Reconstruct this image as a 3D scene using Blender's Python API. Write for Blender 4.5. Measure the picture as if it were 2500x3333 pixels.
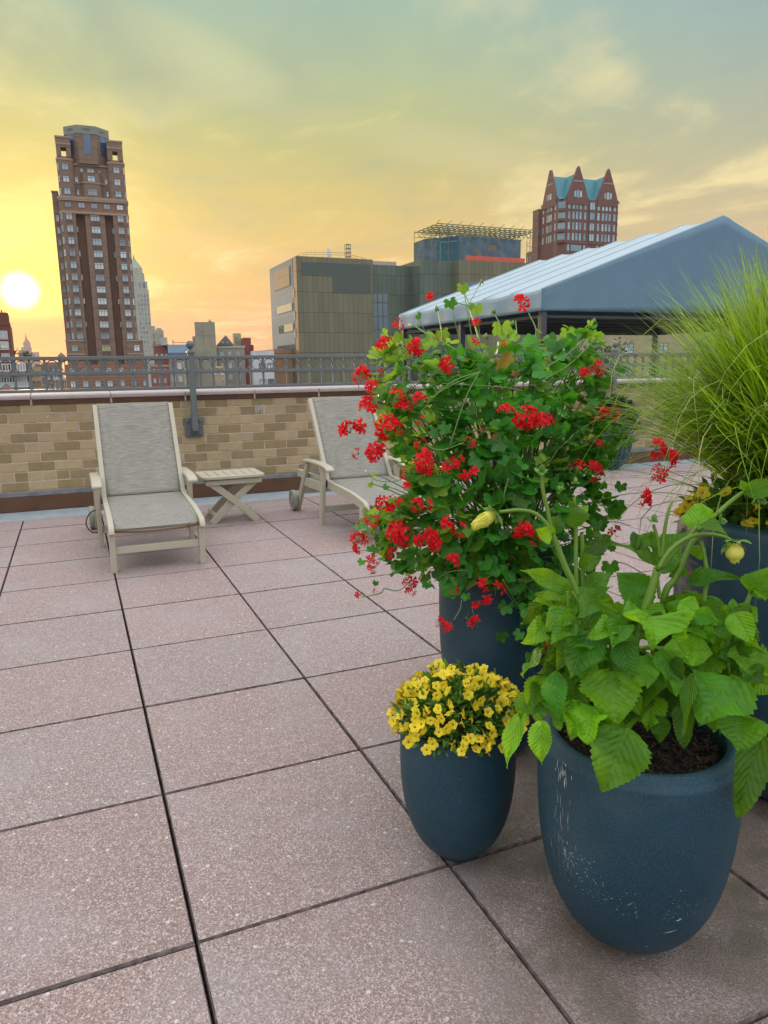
import bpy, math, random
import numpy as np
from mathutils import Vector, Matrix

random.seed(7); RNG = np.random.default_rng(11)
for o in list(bpy.data.objects): bpy.data.objects.remove(o)
SC = bpy.context.scene; COL = SC.collection
PI = math.pi

# ------------------------------------------------------------------ camera
F_PX = 2370.5
YAW, PITCH, ROLL = 0.397572, -0.193368, -0.015120
EYE = np.array([-0.1412, -1.4065, 1.1971])
_f = np.array([math.sin(YAW)*math.cos(PITCH), math.cos(YAW)*math.cos(PITCH), math.sin(PITCH)])
_r = np.array([math.cos(YAW), -math.sin(YAW), 0.0]); _u = np.cross(_r, _f)
CR = _r*math.cos(ROLL) + _u*math.sin(ROLL); CU = -_r*math.sin(ROLL) + _u*math.cos(ROLL); CF = _f
cam = bpy.data.cameras.new('camera'); cam.sensor_fit = 'HORIZONTAL'; cam.sensor_width = 36.0
cam.lens = 36.0*F_PX/2500.0; cam.clip_start = 0.02; cam.clip_end = 20000
cam_o = bpy.data.objects.new('camera', cam); COL.objects.link(cam_o)
cam_o.matrix_world = Matrix(((CR[0], CU[0], -CF[0], EYE[0]), (CR[1], CU[1], -CF[1], EYE[1]), (CR[2], CU[2], -CF[2], EYE[2]), (0, 0, 0, 1)))
SC.camera = cam_o

def ray(x, y):
    d = (x-1250)/F_PX*CR - (y-1666.5)/F_PX*CU + CF
    return d
def at(x, y, depth):            # a point seen at (x, y) of the photograph, DEPTH metres along the optical axis
    return EYE + ray(x, y)*depth
def axis_depth(p): return float((np.array(p)-EYE) @ CF)

# ------------------------------------------------------------------ light
SUN = np.array([-0.046, 0.994, 0.098]); SUN /= np.linalg.norm(SUN)
SUN_EL = math.asin(SUN[2]); SUN_AZ = math.atan2(SUN[0], SUN[1])
w = bpy.data.worlds.new('World'); SC.world = w; w.use_nodes = True
def build_world():
    nt = w.node_tree; N = nt.nodes; L = nt.links; N.clear()
    def n(t, **k):
        a = N.new(t)
        for kk, v in k.items(): setattr(a, kk, v)
        return a
    def m(op, a, b=None, c=None, clamp=False):
        q = n('ShaderNodeMath', operation=op); q.use_clamp = clamp
        for i, v in enumerate((a, b, c)):
            if v is None: continue
            if isinstance(v, (int, float)): q.inputs[i].default_value = v
            else: L.new(v, q.inputs[i])
        return q.outputs[0]
    def ramp(fac, stops):
        r = n('ShaderNodeValToRGB'); cr = r.color_ramp
        while len(cr.elements) < len(stops): cr.elements.new(0.5)
        for e, (p, c) in zip(cr.elements, stops): e.position = p; e.color = (*c, 1)
        L.new(fac, r.inputs[0]); return r.outputs[0]
    def mix(fac, a, b, mode='MIX'):
        q = n('ShaderNodeMixRGB', blend_type=mode)
        for i, v in ((0, fac), (1, a), (2, b)):
            if isinstance(v, (int, float)): q.inputs[i].default_value = v
            elif isinstance(v, tuple): q.inputs[i].default_value = (*v, 1)
            else: L.new(v, q.inputs[i])
        return q.outputs[0]
    tc = n('ShaderNodeTexCoord'); d = tc.outputs['Generated']
    sep = n('ShaderNodeSeparateXYZ'); L.new(d, sep.inputs[0]); X, Y, Z = sep.outputs
    zc = m('MAXIMUM', Z, 0.0)
    # colour with height, on the sun's side and on the far side
    front = ramp(zc, [(0.0, (0.80, 0.38, 0.24)), (0.05, (0.83, 0.40, 0.19)), (0.11, (0.82, 0.48, 0.165)), (0.16, (0.77, 0.53, 0.165)), (0.21, (0.68, 0.53, 0.17)), (0.27, (0.53, 0.51, 0.20)),
                      (0.33, (0.46, 0.53, 0.28)), (0.40, (0.36, 0.50, 0.38)), (0.50, (0.36, 0.47, 0.47)), (0.66, (1.50, 1.50, 1.58)), (1.0, (1.95, 1.90, 2.0))])
    back = ramp(zc, [(0.0, (0.80, 0.86, 0.98)), (0.2, (0.92, 1.02, 1.18)), (0.5, (1.25, 1.30, 1.45)), (0.8, (1.75, 1.72, 1.85)), (1.0, (1.95, 1.90, 2.0))])
    sa = m('ADD', m('MULTIPLY', X, float(SUN[0])), m('MULTIPLY', Y, float(SUN[1])))
    side = n('ShaderNodeMapRange'); side.interpolation_type = 'SMOOTHSTEP'; L.new(sa, side.inputs[0])
    side.inputs[1].default_value = -0.25; side.inputs[2].default_value = 0.62
    col = mix(side.outputs[0], back, front)
    # the right of the view is paler and greyer
    rt = n('ShaderNodeMapRange'); rt.interpolation_type = 'SMOOTHSTEP'; L.new(X, rt.inputs[0]); rt.inputs[1].default_value = 0.35; rt.inputs[2].default_value = 0.75
    right = ramp(zc, [(0.0, (0.82, 0.50, 0.30)), (0.12, (0.72, 0.52, 0.29)), (0.24, (0.50, 0.49, 0.32)), (0.34, (0.34, 0.46, 0.42)), (0.44, (0.29, 0.45, 0.52)), (0.66, (1.50, 1.50, 1.58)), (1.0, (1.95, 1.90, 2.0))])
    col = mix(m('MULTIPLY', m('MULTIPLY', rt.outputs[0], side.outputs[0]), 0.9), col, right)
    # streaky high cloud, laid out on a plane overhead
    den = m('ADD', zc, 0.10)
    cx = m('DIVIDE', X, den); cy = m('DIVIDE', Y, den)
    comb = n('ShaderNodeCombineXYZ'); L.new(cx, comb.inputs[0]); L.new(m('MULTIPLY', cy, 0.75), comb.inputs[1]); comb.inputs[2].default_value = 3.1
    def noise(scale, detail, rough, dist=0.0, off=0.0):
        q = n('ShaderNodeTexNoise'); q.inputs['Scale'].default_value = scale; q.inputs['Detail'].default_value = detail
        q.inputs['Roughness'].default_value = rough; q.inputs['Distortion'].default_value = dist
        mp = n('ShaderNodeMapping'); L.new(comb.outputs[0], mp.inputs[0]); mp.inputs['Location'].default_value = (off, off*0.7, 0); mp.inputs['Rotation'].default_value = (0, 0, 0.5)
        L.new(mp.outputs[0], q.inputs[0]); return q.outputs[0]
    c1 = noise(1.15, 7, 0.55, 1.1, 2.3); c2 = noise(3.4, 6, 0.6, 0.8, 7.7)
    cl = m('ADD', m('MULTIPLY', c1, 0.72), m('MULTIPLY', c2, 0.28))
    hi = n('ShaderNodeMapRange'); hi.interpolation_type = 'SMOOTHSTEP'; L.new(cl, hi.inputs[0]); hi.inputs[1].default_value = 0.48; hi.inputs[2].default_value = 0.66
    lo = n('ShaderNodeMapRange'); lo.interpolation_type = 'SMOOTHSTEP'; L.new(cl, lo.inputs[0]); lo.inputs[1].default_value = 0.50; lo.inputs[2].default_value = 0.30
    warm = mix(side.outputs[0], (1.05, 1.05, 1.1), (1.0, 0.82, 0.40))
    near_top = n('ShaderNodeMapRange'); L.new(zc, near_top.inputs[0]); near_top.inputs[1].default_value = 0.55; near_top.inputs[2].default_value = 0.2
    col = mix(m('MULTIPLY', m('MULTIPLY', hi.outputs[0], near_top.outputs[0]), 0.80), col, warm)
    col = mix(m('MULTIPLY', lo.outputs[0], 0.50), col, mix(0.5, col, (0.24, 0.32, 0.34)))
    def patch(px, py, wx, wy, rot):
        d0 = ray(px, py); d0 = d0/np.linalg.norm(d0); ux = d0[0]/(d0[2]+.10); uy = d0[1]/(d0[2]+.10)
        a_ = m('SUBTRACT', cx, float(ux)); b_ = m('SUBTRACT', cy, float(uy)); c_, s_ = math.cos(rot), math.sin(rot)
        p_ = m('ADD', m('MULTIPLY', a_, c_/wx), m('MULTIPLY', b_, s_/wx)); q_ = m('ADD', m('MULTIPLY', a_, -s_/wy), m('MULTIPLY', b_, c_/wy))
        r_ = m('ADD', m('MULTIPLY', p_, p_), m('MULTIPLY', q_, q_)); wob = m('ADD', r_, m('MULTIPLY', m('SUBTRACT', cl, 0.5), 8.0))
        g = n('ShaderNodeMapRange'); g.interpolation_type = 'SMOOTHSTEP'; L.new(wob, g.inputs[0]); g.inputs[1].default_value = 1.5; g.inputs[2].default_value = -0.9; return g.outputs[0]
    col = mix(m('MULTIPLY', patch(680, 215, 0.24, 0.12, 0.75), 0.55), col, (0.80, 0.78, 0.42))
    col = mix(m('MULTIPLY', patch(470, 350, 0.36, 0.12, 2.45), 0.38), col, (0.80, 0.74, 0.36))
    col = mix(m('MULTIPLY', patch(1100, 430, 0.55, 0.20, 0.2), 0.30), col, (0.45, 0.48, 0.26))
    col = mix(m('MULTIPLY', patch(120, 160, 0.60, 0.25, 0.1), 0.55), col, (0.30, 0.38, 0.28))
    col = mix(m('MULTIPLY', patch(1550, 500, 0.6, 0.16, 0.1), 0.30), col, (0.80, 0.68, 0.36))
    col = mix(m('MULTIPLY', patch(700, 800, 0.9, 0.14, 0.45), 0.35), col, (0.95, 0.58, 0.28))
    dt = n('ShaderNodeVectorMath', operation='DOT_PRODUCT'); L.new(d, dt.inputs[0]); dt.inputs[1].default_value = tuple(SUN)
    ang = m('ARCCOSINE', m('MINIMUM', dt.outputs['Value'], 1.0))
    def glow(width, power=2.0):
        return m('EXPONENT', m('MULTIPLY', m('POWER', m('DIVIDE', ang, width), power), -1.0))
    def scaled(fac, c): return mix(1.0, c, fac, 'MULTIPLY')
    lz = n('ShaderNodeMapRange'); lz.interpolation_type = 'SMOOTHSTEP'; L.new(Z, lz.inputs[0]); lz.inputs[1].default_value = 0.05; lz.inputs[2].default_value = 0.12; lowz0 = lz.outputs[0]
    disc = n('ShaderNodeMapRange'); disc.interpolation_type = 'SMOOTHSTEP'; L.new(m('ADD', ang, m('MULTIPLY', c2, 0.006)), disc.inputs[0])
    disc.inputs[1].default_value = 0.030; disc.inputs[2].default_value = 0.008
    add = scaled(disc.outputs[0], (2.6, 2.5, 2.2))
    col = mix(m('MULTIPLY', glow(0.15, 1.6), 0.62), col, mix(lowz0, (0.90, 0.27, 0.10), (0.92, 0.62, 0.12)))
    lowz = n('ShaderNodeMapRange'); lowz.interpolation_type = 'SMOOTHSTEP'; L.new(Z, lowz.inputs[0]); lowz.inputs[1].default_value = 0.052; lowz.inputs[2].default_value = 0.095; lowz.inputs[3].default_value = 0.0
    tint = mix(lowz.outputs[0], (0.45, 0.06, 0.0), (1.25, 1.25, 1.0)); halo = mix(1.0, scaled(glow(0.36, 1.3), (0.03, 0.025, 0.0)), scaled(glow(0.085, 1.25), (0.46, 0.38, 0.0)), 'ADD')
    add2 = mix(1.0, mix(1.0, scaled(glow(0.040, 1.8), (0.7, 0.62, 0.02)), mix(lowz.outputs[0], (0.7, 0.12, 0.0), (1.0, 1.0, 1.0)), 'MULTIPLY'), mix(1.0, halo, tint, 'MULTIPLY'), 'ADD')
    add = mix(1.0, add, add2, 'ADD')
    below = n('ShaderNodeMapRange'); L.new(Z, below.inputs[0]); below.inputs[1].default_value = -0.02; below.inputs[2].default_value = 0.004
    col = mix(1.0, col, add, 'ADD')
    bg = n('ShaderNodeBackground'); L.new(col, bg.inputs[0]); bg.inputs[1].default_value = 1.0
    sky = n('ShaderNodeTexSky', sky_type='NISHITA'); sky.sun_disc = False
    sky.sun_elevation = SUN_EL; sky.sun_rotation = SUN_AZ; sky.dust_density = 1.0; sky.air_density = 1.0
    bg2 = n('ShaderNodeBackground'); L.new(sky.outputs[0], bg2.inputs[0]); bg2.inputs[1].default_value = 0.012
    ad = n('ShaderNodeAddShader'); L.new(bg.outputs[0], ad.inputs[0]); L.new(bg2.outputs[0], ad.inputs[1])
    out = n('ShaderNodeOutputWorld'); L.new(ad.outputs[0], out.inputs[0])
build_world()
w.cycles.sampling_method = 'MANUAL'; w.cycles.sample_map_resolution = 1024
sun = bpy.data.lights.new('sun', 'SUN'); sun.energy = 3.0; sun.angle = math.radians(2.0); sun.color = (1.0, 0.74, 0.42)
sun_o = bpy.data.objects.new('sun', sun); COL.objects.link(sun_o)
sun_o.rotation_euler = Vector(tuple(-SUN)).to_track_quat('-Z', 'Y').to_euler()
SC.view_settings.view_transform = 'Standard'; SC.view_settings.look = 'None'
SC.view_settings.exposure = 0.0; SC.view_settings.gamma = 1.0; SC.view_settings.use_curve_mapping = False
SC.render.engine = 'CYCLES'
SC.cycles.use_denoising = True
SC.cycles.max_bounces = 8; SC.cycles.transparent_max_bounces = 8; SC.cycles.caustics_reflective = False; SC.cycles.caustics_refractive = False

# ------------------------------------------------------------------ mesh helpers
class MB:
    """Collects shapes; build() links them as one mesh object."""
    def __init__(s): s.v = []; s.f = []; s.m = []; s.n = 0; s.uv = None
    def add(s, v, f, mi=0):
        v = np.asarray(v, float).reshape(-1, 3); s.v.append(v)
        s.f += [tuple(int(i)+s.n for i in q) for q in f]; s.m += [mi]*len(f); s.n += len(v); return s
    def box(s, a, b, mi=0, M=None):
        x0, y0, z0 = a; x1, y1, z1 = b
        v = np.array([(x0, y0, z0), (x1, y0, z0), (x1, y1, z0), (x0, y1, z0), (x0, y0, z1), (x1, y0, z1), (x1, y1, z1), (x0, y1, z1)], float)
        if M is not None: v = v @ M[:3, :3].T + M[:3, 3]
        return s.add(v, [(3, 2, 1, 0), (4, 5, 6, 7), (0, 1, 5, 4), (1, 2, 6, 5), (2, 3, 7, 6), (3, 0, 4, 7)], mi)
    def bar(s, p, q, wx, wz, up=(0, 0, 1), mi=0):
        """a rectangular bar from p to q, WX wide across, WZ deep along up"""
        p = np.array(p, float); q = np.array(q, float); d = q-p; d /= np.linalg.norm(d)
        a = np.cross(d, np.array(up, float)); a /= np.linalg.norm(a); b = np.cross(a, d)
        v = []
        for e in (p, q):
            for sx, sz in ((-1, -1), (1, -1), (1, 1), (-1, 1)): v.append(e + a*wx/2*sx + b*wz/2*sz)
        return s.add(v, [(0, 1, 2, 3), (7, 6, 5, 4), (0, 4, 5, 1), (1, 5, 6, 2), (2, 6, 7, 3), (3, 7, 4, 0)], mi)
    def ribbon(s, pts, wx, wz, side=(1, 0, 0), mi=0):
        """a rectangular section swept along a polyline; SIDE is the constant across-direction"""
        P = np.array(pts, float); T = np.gradient(P, axis=0); T /= np.linalg.norm(T, axis=1)[:, None]
        a = np.array(side, float); v = []; k = len(P)
        for i in range(k):
            b = np.cross(T[i], a); b /= np.linalg.norm(b)
            for sx, sz in ((-1, -1), (1, -1), (1, 1), (-1, 1)): v.append(P[i] + a*wx/2*sx + b*wz/2*sz)
        f = [(3, 2, 1, 0), tuple(4*(k-1)+j for j in range(4))]
        for i in range(k-1):
            for j in range(4):
                f.append((4*i+j, 4*i+(j+1) % 4, 4*i+4+(j+1) % 4, 4*i+4+j))
        return s.add(v, f, mi)
    def tube(s, pts, r, n=8, mi=0, cap=True):
        P = np.array(pts, float); k = len(P); r = np.broadcast_to(np.asarray(r, float), (k,))
        T = np.gradient(P, axis=0); T /= (np.linalg.norm(T, axis=1)[:, None]+1e-12)
        a = np.cross(T[0], (0, 0, 1.0)); a = a if np.linalg.norm(a) > 1e-3 else np.array([1.0, 0, 0]); a /= np.linalg.norm(a)
        th = np.arange(n)*2*PI/n; V = []
        for i in range(k):
            a = a - T[i]*(a @ T[i]); a /= np.linalg.norm(a)+1e-12; b = np.cross(T[i], a)
            V.append(P[i] + r[i]*(np.cos(th)[:, None]*a + np.sin(th)[:, None]*b))
        f = []
        for i in range(k-1):
            for j in range(n): f.append((i*n+j, i*n+(j+1) % n, (i+1)*n+(j+1) % n, (i+1)*n+j))
        if cap: f += [tuple(range(n))[::-1], tuple((k-1)*n+j for j in range(n))]
        return s.add(np.concatenate(V), f, mi)
    def lathe(s, prof, n=48, c=(0, 0, 0), mi=0, close=False):
        prof = np.array(prof, float); th = np.arange(n)*2*PI/n; k = len(prof)
        V = np.stack([np.outer(prof[:, 0], np.cos(th))+c[0], np.outer(prof[:, 0], np.sin(th))+c[1], np.repeat(prof[:, 1:2], n, 1)+c[2]], -1).reshape(-1, 3)
        f = [(i*n+j, i*n+(j+1) % n, (i+1)*n+(j+1) % n, (i+1)*n+j) for i in range(k-1) for j in range(n)]
        if close: f += [tuple(range(n))[::-1], tuple((k-1)*n+j for j in range(n))]
        return s.add(V, f, mi)
    def ball(s, c, r, n=14, mi=0):
        ph = np.linspace(-PI/2, PI/2, n//2+1)
        r3 = np.array([r, r, r]) if np.isscalar(r) else np.array(r)
        V = []; th = np.arange(n)*2*PI/n
        for p_ in ph: V.append(np.stack([np.cos(p_)*np.cos(th), np.cos(p_)*np.sin(th), np.full(n, math.sin(p_))], -1)*r3 + np.array(c))
        f = [(i*n+j, i*n+(j+1) % n, (i+1)*n+(j+1) % n, (i+1)*n+j) for i in range(len(ph)-1) for j in range(n)]
        return s.add(np.concatenate(V), f, mi)
    def prism(s, poly, z0, z1, mi=0):
        n = len(poly); v = [(x, y, z0) for x, y in poly]+[(x, y, z1) for x, y in poly]
        f = [tuple(range(n))[::-1], tuple(range(n, 2*n))]+[(i, (i+1) % n, n+(i+1) % n, n+i) for i in range(n)]
        return s.add(v, f, mi)
    def build(s, name, mats, parent=None, smooth=False, bevel=0.0, solid=0.0):
        me = bpy.data.meshes.new(name); V = np.concatenate(s.v) if s.v else np.zeros((0, 3))
        me.from_pydata(V.tolist(), [], s.f)
        mats = mats if isinstance(mats, (list, tuple)) else [mats]
        for mm in mats: me.materials.append(mm)
        if len(mats) > 1: me.polygons.foreach_set('material_index', np.array(s.m, np.int32))
        if smooth is True: me.polygons.foreach_set('use_smooth', np.ones(len(s.f), bool))
        me.update()
        o = bpy.data.objects.new(name, me); COL.objects.link(o)
        if parent is not None: o.parent = parent
        if solid:
            q = o.modifiers.new('solid', 'SOLIDIFY'); q.thickness = solid; q.offset = 0
        if bevel:
            q = o.modifiers.new('bevel', 'BEVEL'); q.width = bevel; q.segments = 2; q.limit_method = 'ANGLE'; q.angle_limit = 0.6
        if smooth == 'angle':
            me.polygons.foreach_set('use_smooth', np.ones(len(s.f), bool)); me.set_sharp_from_angle(angle=0.7)
        return o
def empty(name, loc=(0, 0, 0), rz=0.0):
    o = bpy.data.objects.new(name, None); COL.objects.link(o); o.location = loc; o.rotation_euler = (0, 0, rz); o.empty_display_size = 0.1; return o
def tag(o, label=None, cat=None, group=None, kind=None):
    for k, v in (('label', label), ('category', cat), ('group', group), ('kind', kind)):
        if v: o[k] = v
    return o
def kids(o): return [c for c in COL.objects if c.parent == o]
def copy_tree(o, parent=None):
    c = o.copy(); COL.objects.link(c)
    if parent is not None: c.parent = parent
    for ch in kids(o): copy_tree(ch, c)
    return c

# ------------------------------------------------------------------ materials
def material(name, base, rough=0.6, var=0.12, scale=6.0, bump=0.0, bump_scale=60.0, metal=0.0, island=0.0, objrand=0.0, translucent=0.0, tcol=None, spec=0.5, coords='Object', detail=5, hue_to=None, extra=None):
    """A procedural Principled material: noise varies the base colour by VAR, ISLAND by each loose piece, OBJRAND by each object; bump from a second noise."""
    mt = bpy.data.materials.new(name); mt.use_nodes = True; nt = mt.node_tree; N = nt.nodes; L = nt.links
    b = N['Principled BSDF']; out = N['Material Output']
    tc = N.new('ShaderNodeTexCoord'); co = tc.outputs[coords]
    nz = N.new('ShaderNodeTexNoise'); nz.inputs['Scale'].default_value = scale; nz.inputs['Detail'].default_value = detail; L.new(co, nz.inputs[0])
    mr = N.new('ShaderNodeMapRange'); L.new(nz.outputs[0], mr.inputs[0]); mr.inputs[1].default_value = 0.25; mr.inputs[2].default_value = 0.75
    mr.inputs[3].default_value = 1-var; mr.inputs[4].default_value = 1+var
    val = mr.outputs[0]
    rnd = None
    if island:
        g = N.new('ShaderNodeNewGeometry'); rnd = g.outputs['Random Per Island']; amt = island
    elif objrand:
        g = N.new('ShaderNodeObjectInfo'); rnd = g.outputs['Random']; amt = objrand
    if rnd is not None:
        r2 = N.new('ShaderNodeMapRange'); L.new(rnd, r2.inputs[0]); r2.inputs[3].default_value = 1-amt; r2.inputs[4].default_value = 1+amt
        mu = N.new('ShaderNodeMath'); mu.operation = 'MULTIPLY'; L.new(val, mu.inputs[0]); L.new(r2.outputs[0], mu.inputs[1]); val = mu.outputs[0]
    c0 = N.new('ShaderNodeRGB'); c0.outputs[0].default_value = (*base, 1); colr = c0.outputs[0]
    if hue_to is not None:
        mx = N.new('ShaderNodeMixRGB'); L.new(colr, mx.inputs[1]); mx.inputs[2].default_value = (*hue_to, 1)
        if rnd is not None:
            s2 = N.new('ShaderNodeMath'); s2.operation = 'MULTIPLY'; L.new(rnd, s2.inputs[0]); s2.inputs[1].default_value = 7.13
            fr = N.new('ShaderNodeMath'); fr.operation = 'FRACT'; L.new(s2.outputs[0], fr.inputs[0]); L.new(fr.outputs[0], mx.inputs[0])
        else: L.new(nz.outputs[0], mx.inputs[0])
        colr = mx.outputs[0]
    vm = N.new('ShaderNodeVectorMath'); vm.operation = 'SCALE'; L.new(colr, vm.inputs[0]); L.new(val, vm.inputs['Scale']); col = vm.outputs[0]
    if extra: col = extra(N, L, co, col, b)
    L.new(col, b.inputs['Base Color'])
    b.inputs['Roughness'].default_value = rough; b.inputs['Metallic'].default_value = metal
    b.inputs['Specular IOR Level'].default_value = spec
    if bump:
        n2 = N.new('ShaderNodeTexNoise'); n2.inputs['Scale'].default_value = bump_scale; n2.inputs['Detail'].default_value = 6; L.new(co, n2.inputs[0])
        bp = N.new('ShaderNodeBump'); bp.inputs['Strength'].default_value = bump; bp.inputs['Distance'].default_value = 0.01; L.new(n2.outputs[0], bp.inputs['Height']); L.new(bp.outputs[0], b.inputs['Normal'])
    if translucent:
        tr = N.new('ShaderNodeBsdfTranslucent')
        if tcol is None: L.new(col, tr.inputs[0])
        else:
            v2 = N.new('ShaderNodeVectorMath'); v2.operation = 'SCALE'; v2.inputs[0].default_value = tcol; L.new(val, v2.inputs['Scale']); L.new(v2.outputs[0], tr.inputs[0])
        ms = N.new('ShaderNodeMixShader'); ms.inputs[0].default_value = translucent
        L.new(b.outputs[0], ms.inputs[1]); L.new(tr.outputs[0], ms.inputs[2]); L.new(ms.outputs[0], out.inputs[0])
    return mt

def rgb(h):     # sRGB hex -> linear
    h = h.lstrip('#'); c = [int(h[i:i+2], 16)/255 for i in (0, 2, 4)]
    return tuple(x/12.92 if x <= 0.04045 else ((x+0.055)/1.055)**2.4 for x in c)

# ================================================================== STRUCTURE: terrace
T = 0.6096
def paver_extra(N, L, co, col, b):
    def noise(s, det=2):
        q = N.new('ShaderNodeTexNoise'); q.inputs['Scale'].default_value = s; q.inputs['Detail'].default_value = det; L.new(co, q.inputs[0]); return q.outputs[0]
    def mr(v, a, c, lo=0., hi=1.):
        q = N.new('ShaderNodeMapRange'); q.interpolation_type = 'SMOOTHSTEP'; L.new(v, q.inputs[0])
        for i, x in ((1, a), (2, c), (3, lo), (4, hi)): q.inputs[i].default_value = x
        return q.outputs[0]
    def mix(f, a, c):
        q = N.new('ShaderNodeMixRGB')
        if isinstance(f, float): q.inputs[0].default_value = f
        else: L.new(f, q.inputs[0])
        for i, v in ((1, a), (2, c)):
            if isinstance(v, tuple): q.inputs[i].default_value = (*v, 1)
            else: L.new(v, q.inputs[i])
        return q.outputs[0]
    def mul(a, c):
        q = N.new('ShaderNodeMath'); q.operation = 'MULTIPLY'; L.new(a, q.inputs[0])
        if isinstance(c, float): q.inputs[1].default_value = c
        else: L.new(c, q.inputs[1])
        return q.outputs[0]
    # fine exposed aggregate: small grains, pale chips, dark pits
    vo = N.new('ShaderNodeTexVoronoi'); vo.inputs['Scale'].default_value = 290; L.new(co, vo.inputs[0])
    gr = N.new('ShaderNodeSeparateXYZ'); L.new(vo.outputs['Color'], gr.inputs[0])
    col = mix(mr(gr.outputs[0], 0.0, 1.0, 0.0, 0.62), col, (0.15, 0.10, 0.085))
    col = mix(mr(gr.outputs[1], 0.80, 0.86, 0.0, 0.58), col, (0.70, 0.62, 0.58))
    pits = mr(noise(300, 3), 0.43, 0.33)
    col = mix(mul(pits, 0.6), col, (0.085, 0.065, 0.06))
    v2 = N.new('ShaderNodeTexVoronoi'); v2.inputs['Scale'].default_value = 62; L.new(co, v2.inputs[0])
    g2 = N.new('ShaderNodeSeparateXYZ'); L.new(v2.outputs['Color'], g2.inputs[0])
    chip = mul(mr(g2.outputs[0], 0.965, 0.969), mr(v2.outputs['Distance'], 0.36, 0.22))
    col = mix(mul(chip, 0.75), col, (0.72, 0.70, 0.68))
    # weathering: soft grey-green and brown blotches, darker about the planters
    bl = mr(noise(2.6, 4), 0.48, 0.68); col = mix(mul(bl, 0.30), col, (0.36, 0.35, 0.345))
    sx = N.new('ShaderNodeSeparateXYZ'); L.new(co, sx.inputs[0])
    def lin(a, bb, c):
        p = N.new('ShaderNodeMath'); p.operation = 'MULTIPLY'; L.new(sx.outputs[0], p.inputs[0]); p.inputs[1].default_value = a
        q = N.new('ShaderNodeMath'); q.operation = 'MULTIPLY_ADD'; L.new(sx.outputs[1], q.inputs[0]); q.inputs[1].default_value = bb; L.new(p.outputs[0], q.inputs[2])
        r = N.new('ShaderNodeMath'); r.operation = 'ADD'; L.new(q.outputs[0], r.inputs[0]); r.inputs[1].default_value = c; return r.outputs[0]
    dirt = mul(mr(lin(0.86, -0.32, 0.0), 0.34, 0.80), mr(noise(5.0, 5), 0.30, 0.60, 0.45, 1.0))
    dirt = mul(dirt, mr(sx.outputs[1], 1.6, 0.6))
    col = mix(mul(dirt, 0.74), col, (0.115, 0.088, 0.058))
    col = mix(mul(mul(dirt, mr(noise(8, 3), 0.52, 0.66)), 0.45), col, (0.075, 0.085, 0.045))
    bp = N.new('ShaderNodeBump'); bp.inputs['Strength'].default_value = 0.55; bp.inputs['Distance'].default_value = 0.004
    L.new(vo.outputs['Distance'], bp.inputs['Height']); L.new(bp.outputs[0], b.inputs['Normal'])
    return col
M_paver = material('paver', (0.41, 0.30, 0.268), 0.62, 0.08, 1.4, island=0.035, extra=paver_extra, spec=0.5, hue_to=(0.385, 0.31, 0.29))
M_edge = material('shaded_dirty_paver_edge', (0.045, 0.036, 0.033), 0.95, 0.5, 34, bump=0.6, bump_scale=300, hue_to=(0.26, 0.20, 0.18), detail=8)  # bevel shade and joint dirt, both painted into the chamfer colour
M_dark = material('joint_dirt', (0.03, 0.026, 0.024), 0.95, 0.3, 30)
M_membrane = material('roof_membrane', rgb('9aa8ad'), 0.6, 0.16, 9, bump=0.2, bump_scale=40)

def build_pavers():
    mb = MB()
    for i in range(-7, 17):
        for j in range(-6, 9):
            x0, x1 = i*T+0.0030, (i+1)*T-0.0030; y0, y1 = j*T+0.0026, (j+1)*T-0.0026
            if j == 8: y1 = 5.30
            dz = random.uniform(-0.0012, 0.0012); c = 0.003; b = 0.007; cy = 0.0042
            tilt = [dz+random.uniform(-0.0008, 0.0008) for _ in range(4)]
            pts = [(x0, y0), (x1, y0), (x1, y1), (x0, y1)]; ins = [(x0+c, y0+cy), (x1-c, y0+cy), (x1-c, y1-cy), (x0+c, y1-cy)]
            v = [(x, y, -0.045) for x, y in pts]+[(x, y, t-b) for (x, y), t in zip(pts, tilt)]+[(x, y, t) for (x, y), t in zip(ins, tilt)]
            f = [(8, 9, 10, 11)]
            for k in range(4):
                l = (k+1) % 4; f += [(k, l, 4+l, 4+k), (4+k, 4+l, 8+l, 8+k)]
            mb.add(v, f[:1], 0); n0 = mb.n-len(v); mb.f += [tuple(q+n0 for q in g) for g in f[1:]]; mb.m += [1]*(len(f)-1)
    return mb
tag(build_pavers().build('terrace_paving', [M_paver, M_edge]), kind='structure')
mb = MB(); mb.box((-5, -4.2, -0.4), (10.6, 5.31, -0.046)); tag(mb.build('terrace_base', M_dark), kind='structure')
mb = MB(); mb.box((-5, 5.312, -0.4), (10.6, 6.12, -0.012)); tag(mb.build('terrace_edge_strip', M_membrane), kind='structure')
M_ground = material('city_ground', (0.12, 0.115, 0.11), 0.9, 0.35, 0.02)
mb = MB(); n_ = 64
mb.add([(0, 0, -40)]+[(3250*math.cos(t), 3250*math.sin(t), -40) for t in np.arange(n_)*2*PI/n_], [(0, k+1, (k+1) % n_+1) for k in range(n_)])
tag(mb.build('ground', M_ground), kind='structure')
# the building this terrace is the roof of
M_ownwall = material('own_facade', (0.33, 0.27, 0.2), 0.85, 0.12, 3)
mb = MB(); mb.box((-5, -4.2, -40), (10.6, 6.115, -0.41)); own = empty('terrace_building', (2.8, 1, -40))
tag(own, 'tan building whose roof carries the paved terrace under the planters', 'building')
o = mb.build('facade', M_ownwall, own); o.matrix_parent_inverse = Matrix.Translation((-2.8, -1, 40))

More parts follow.
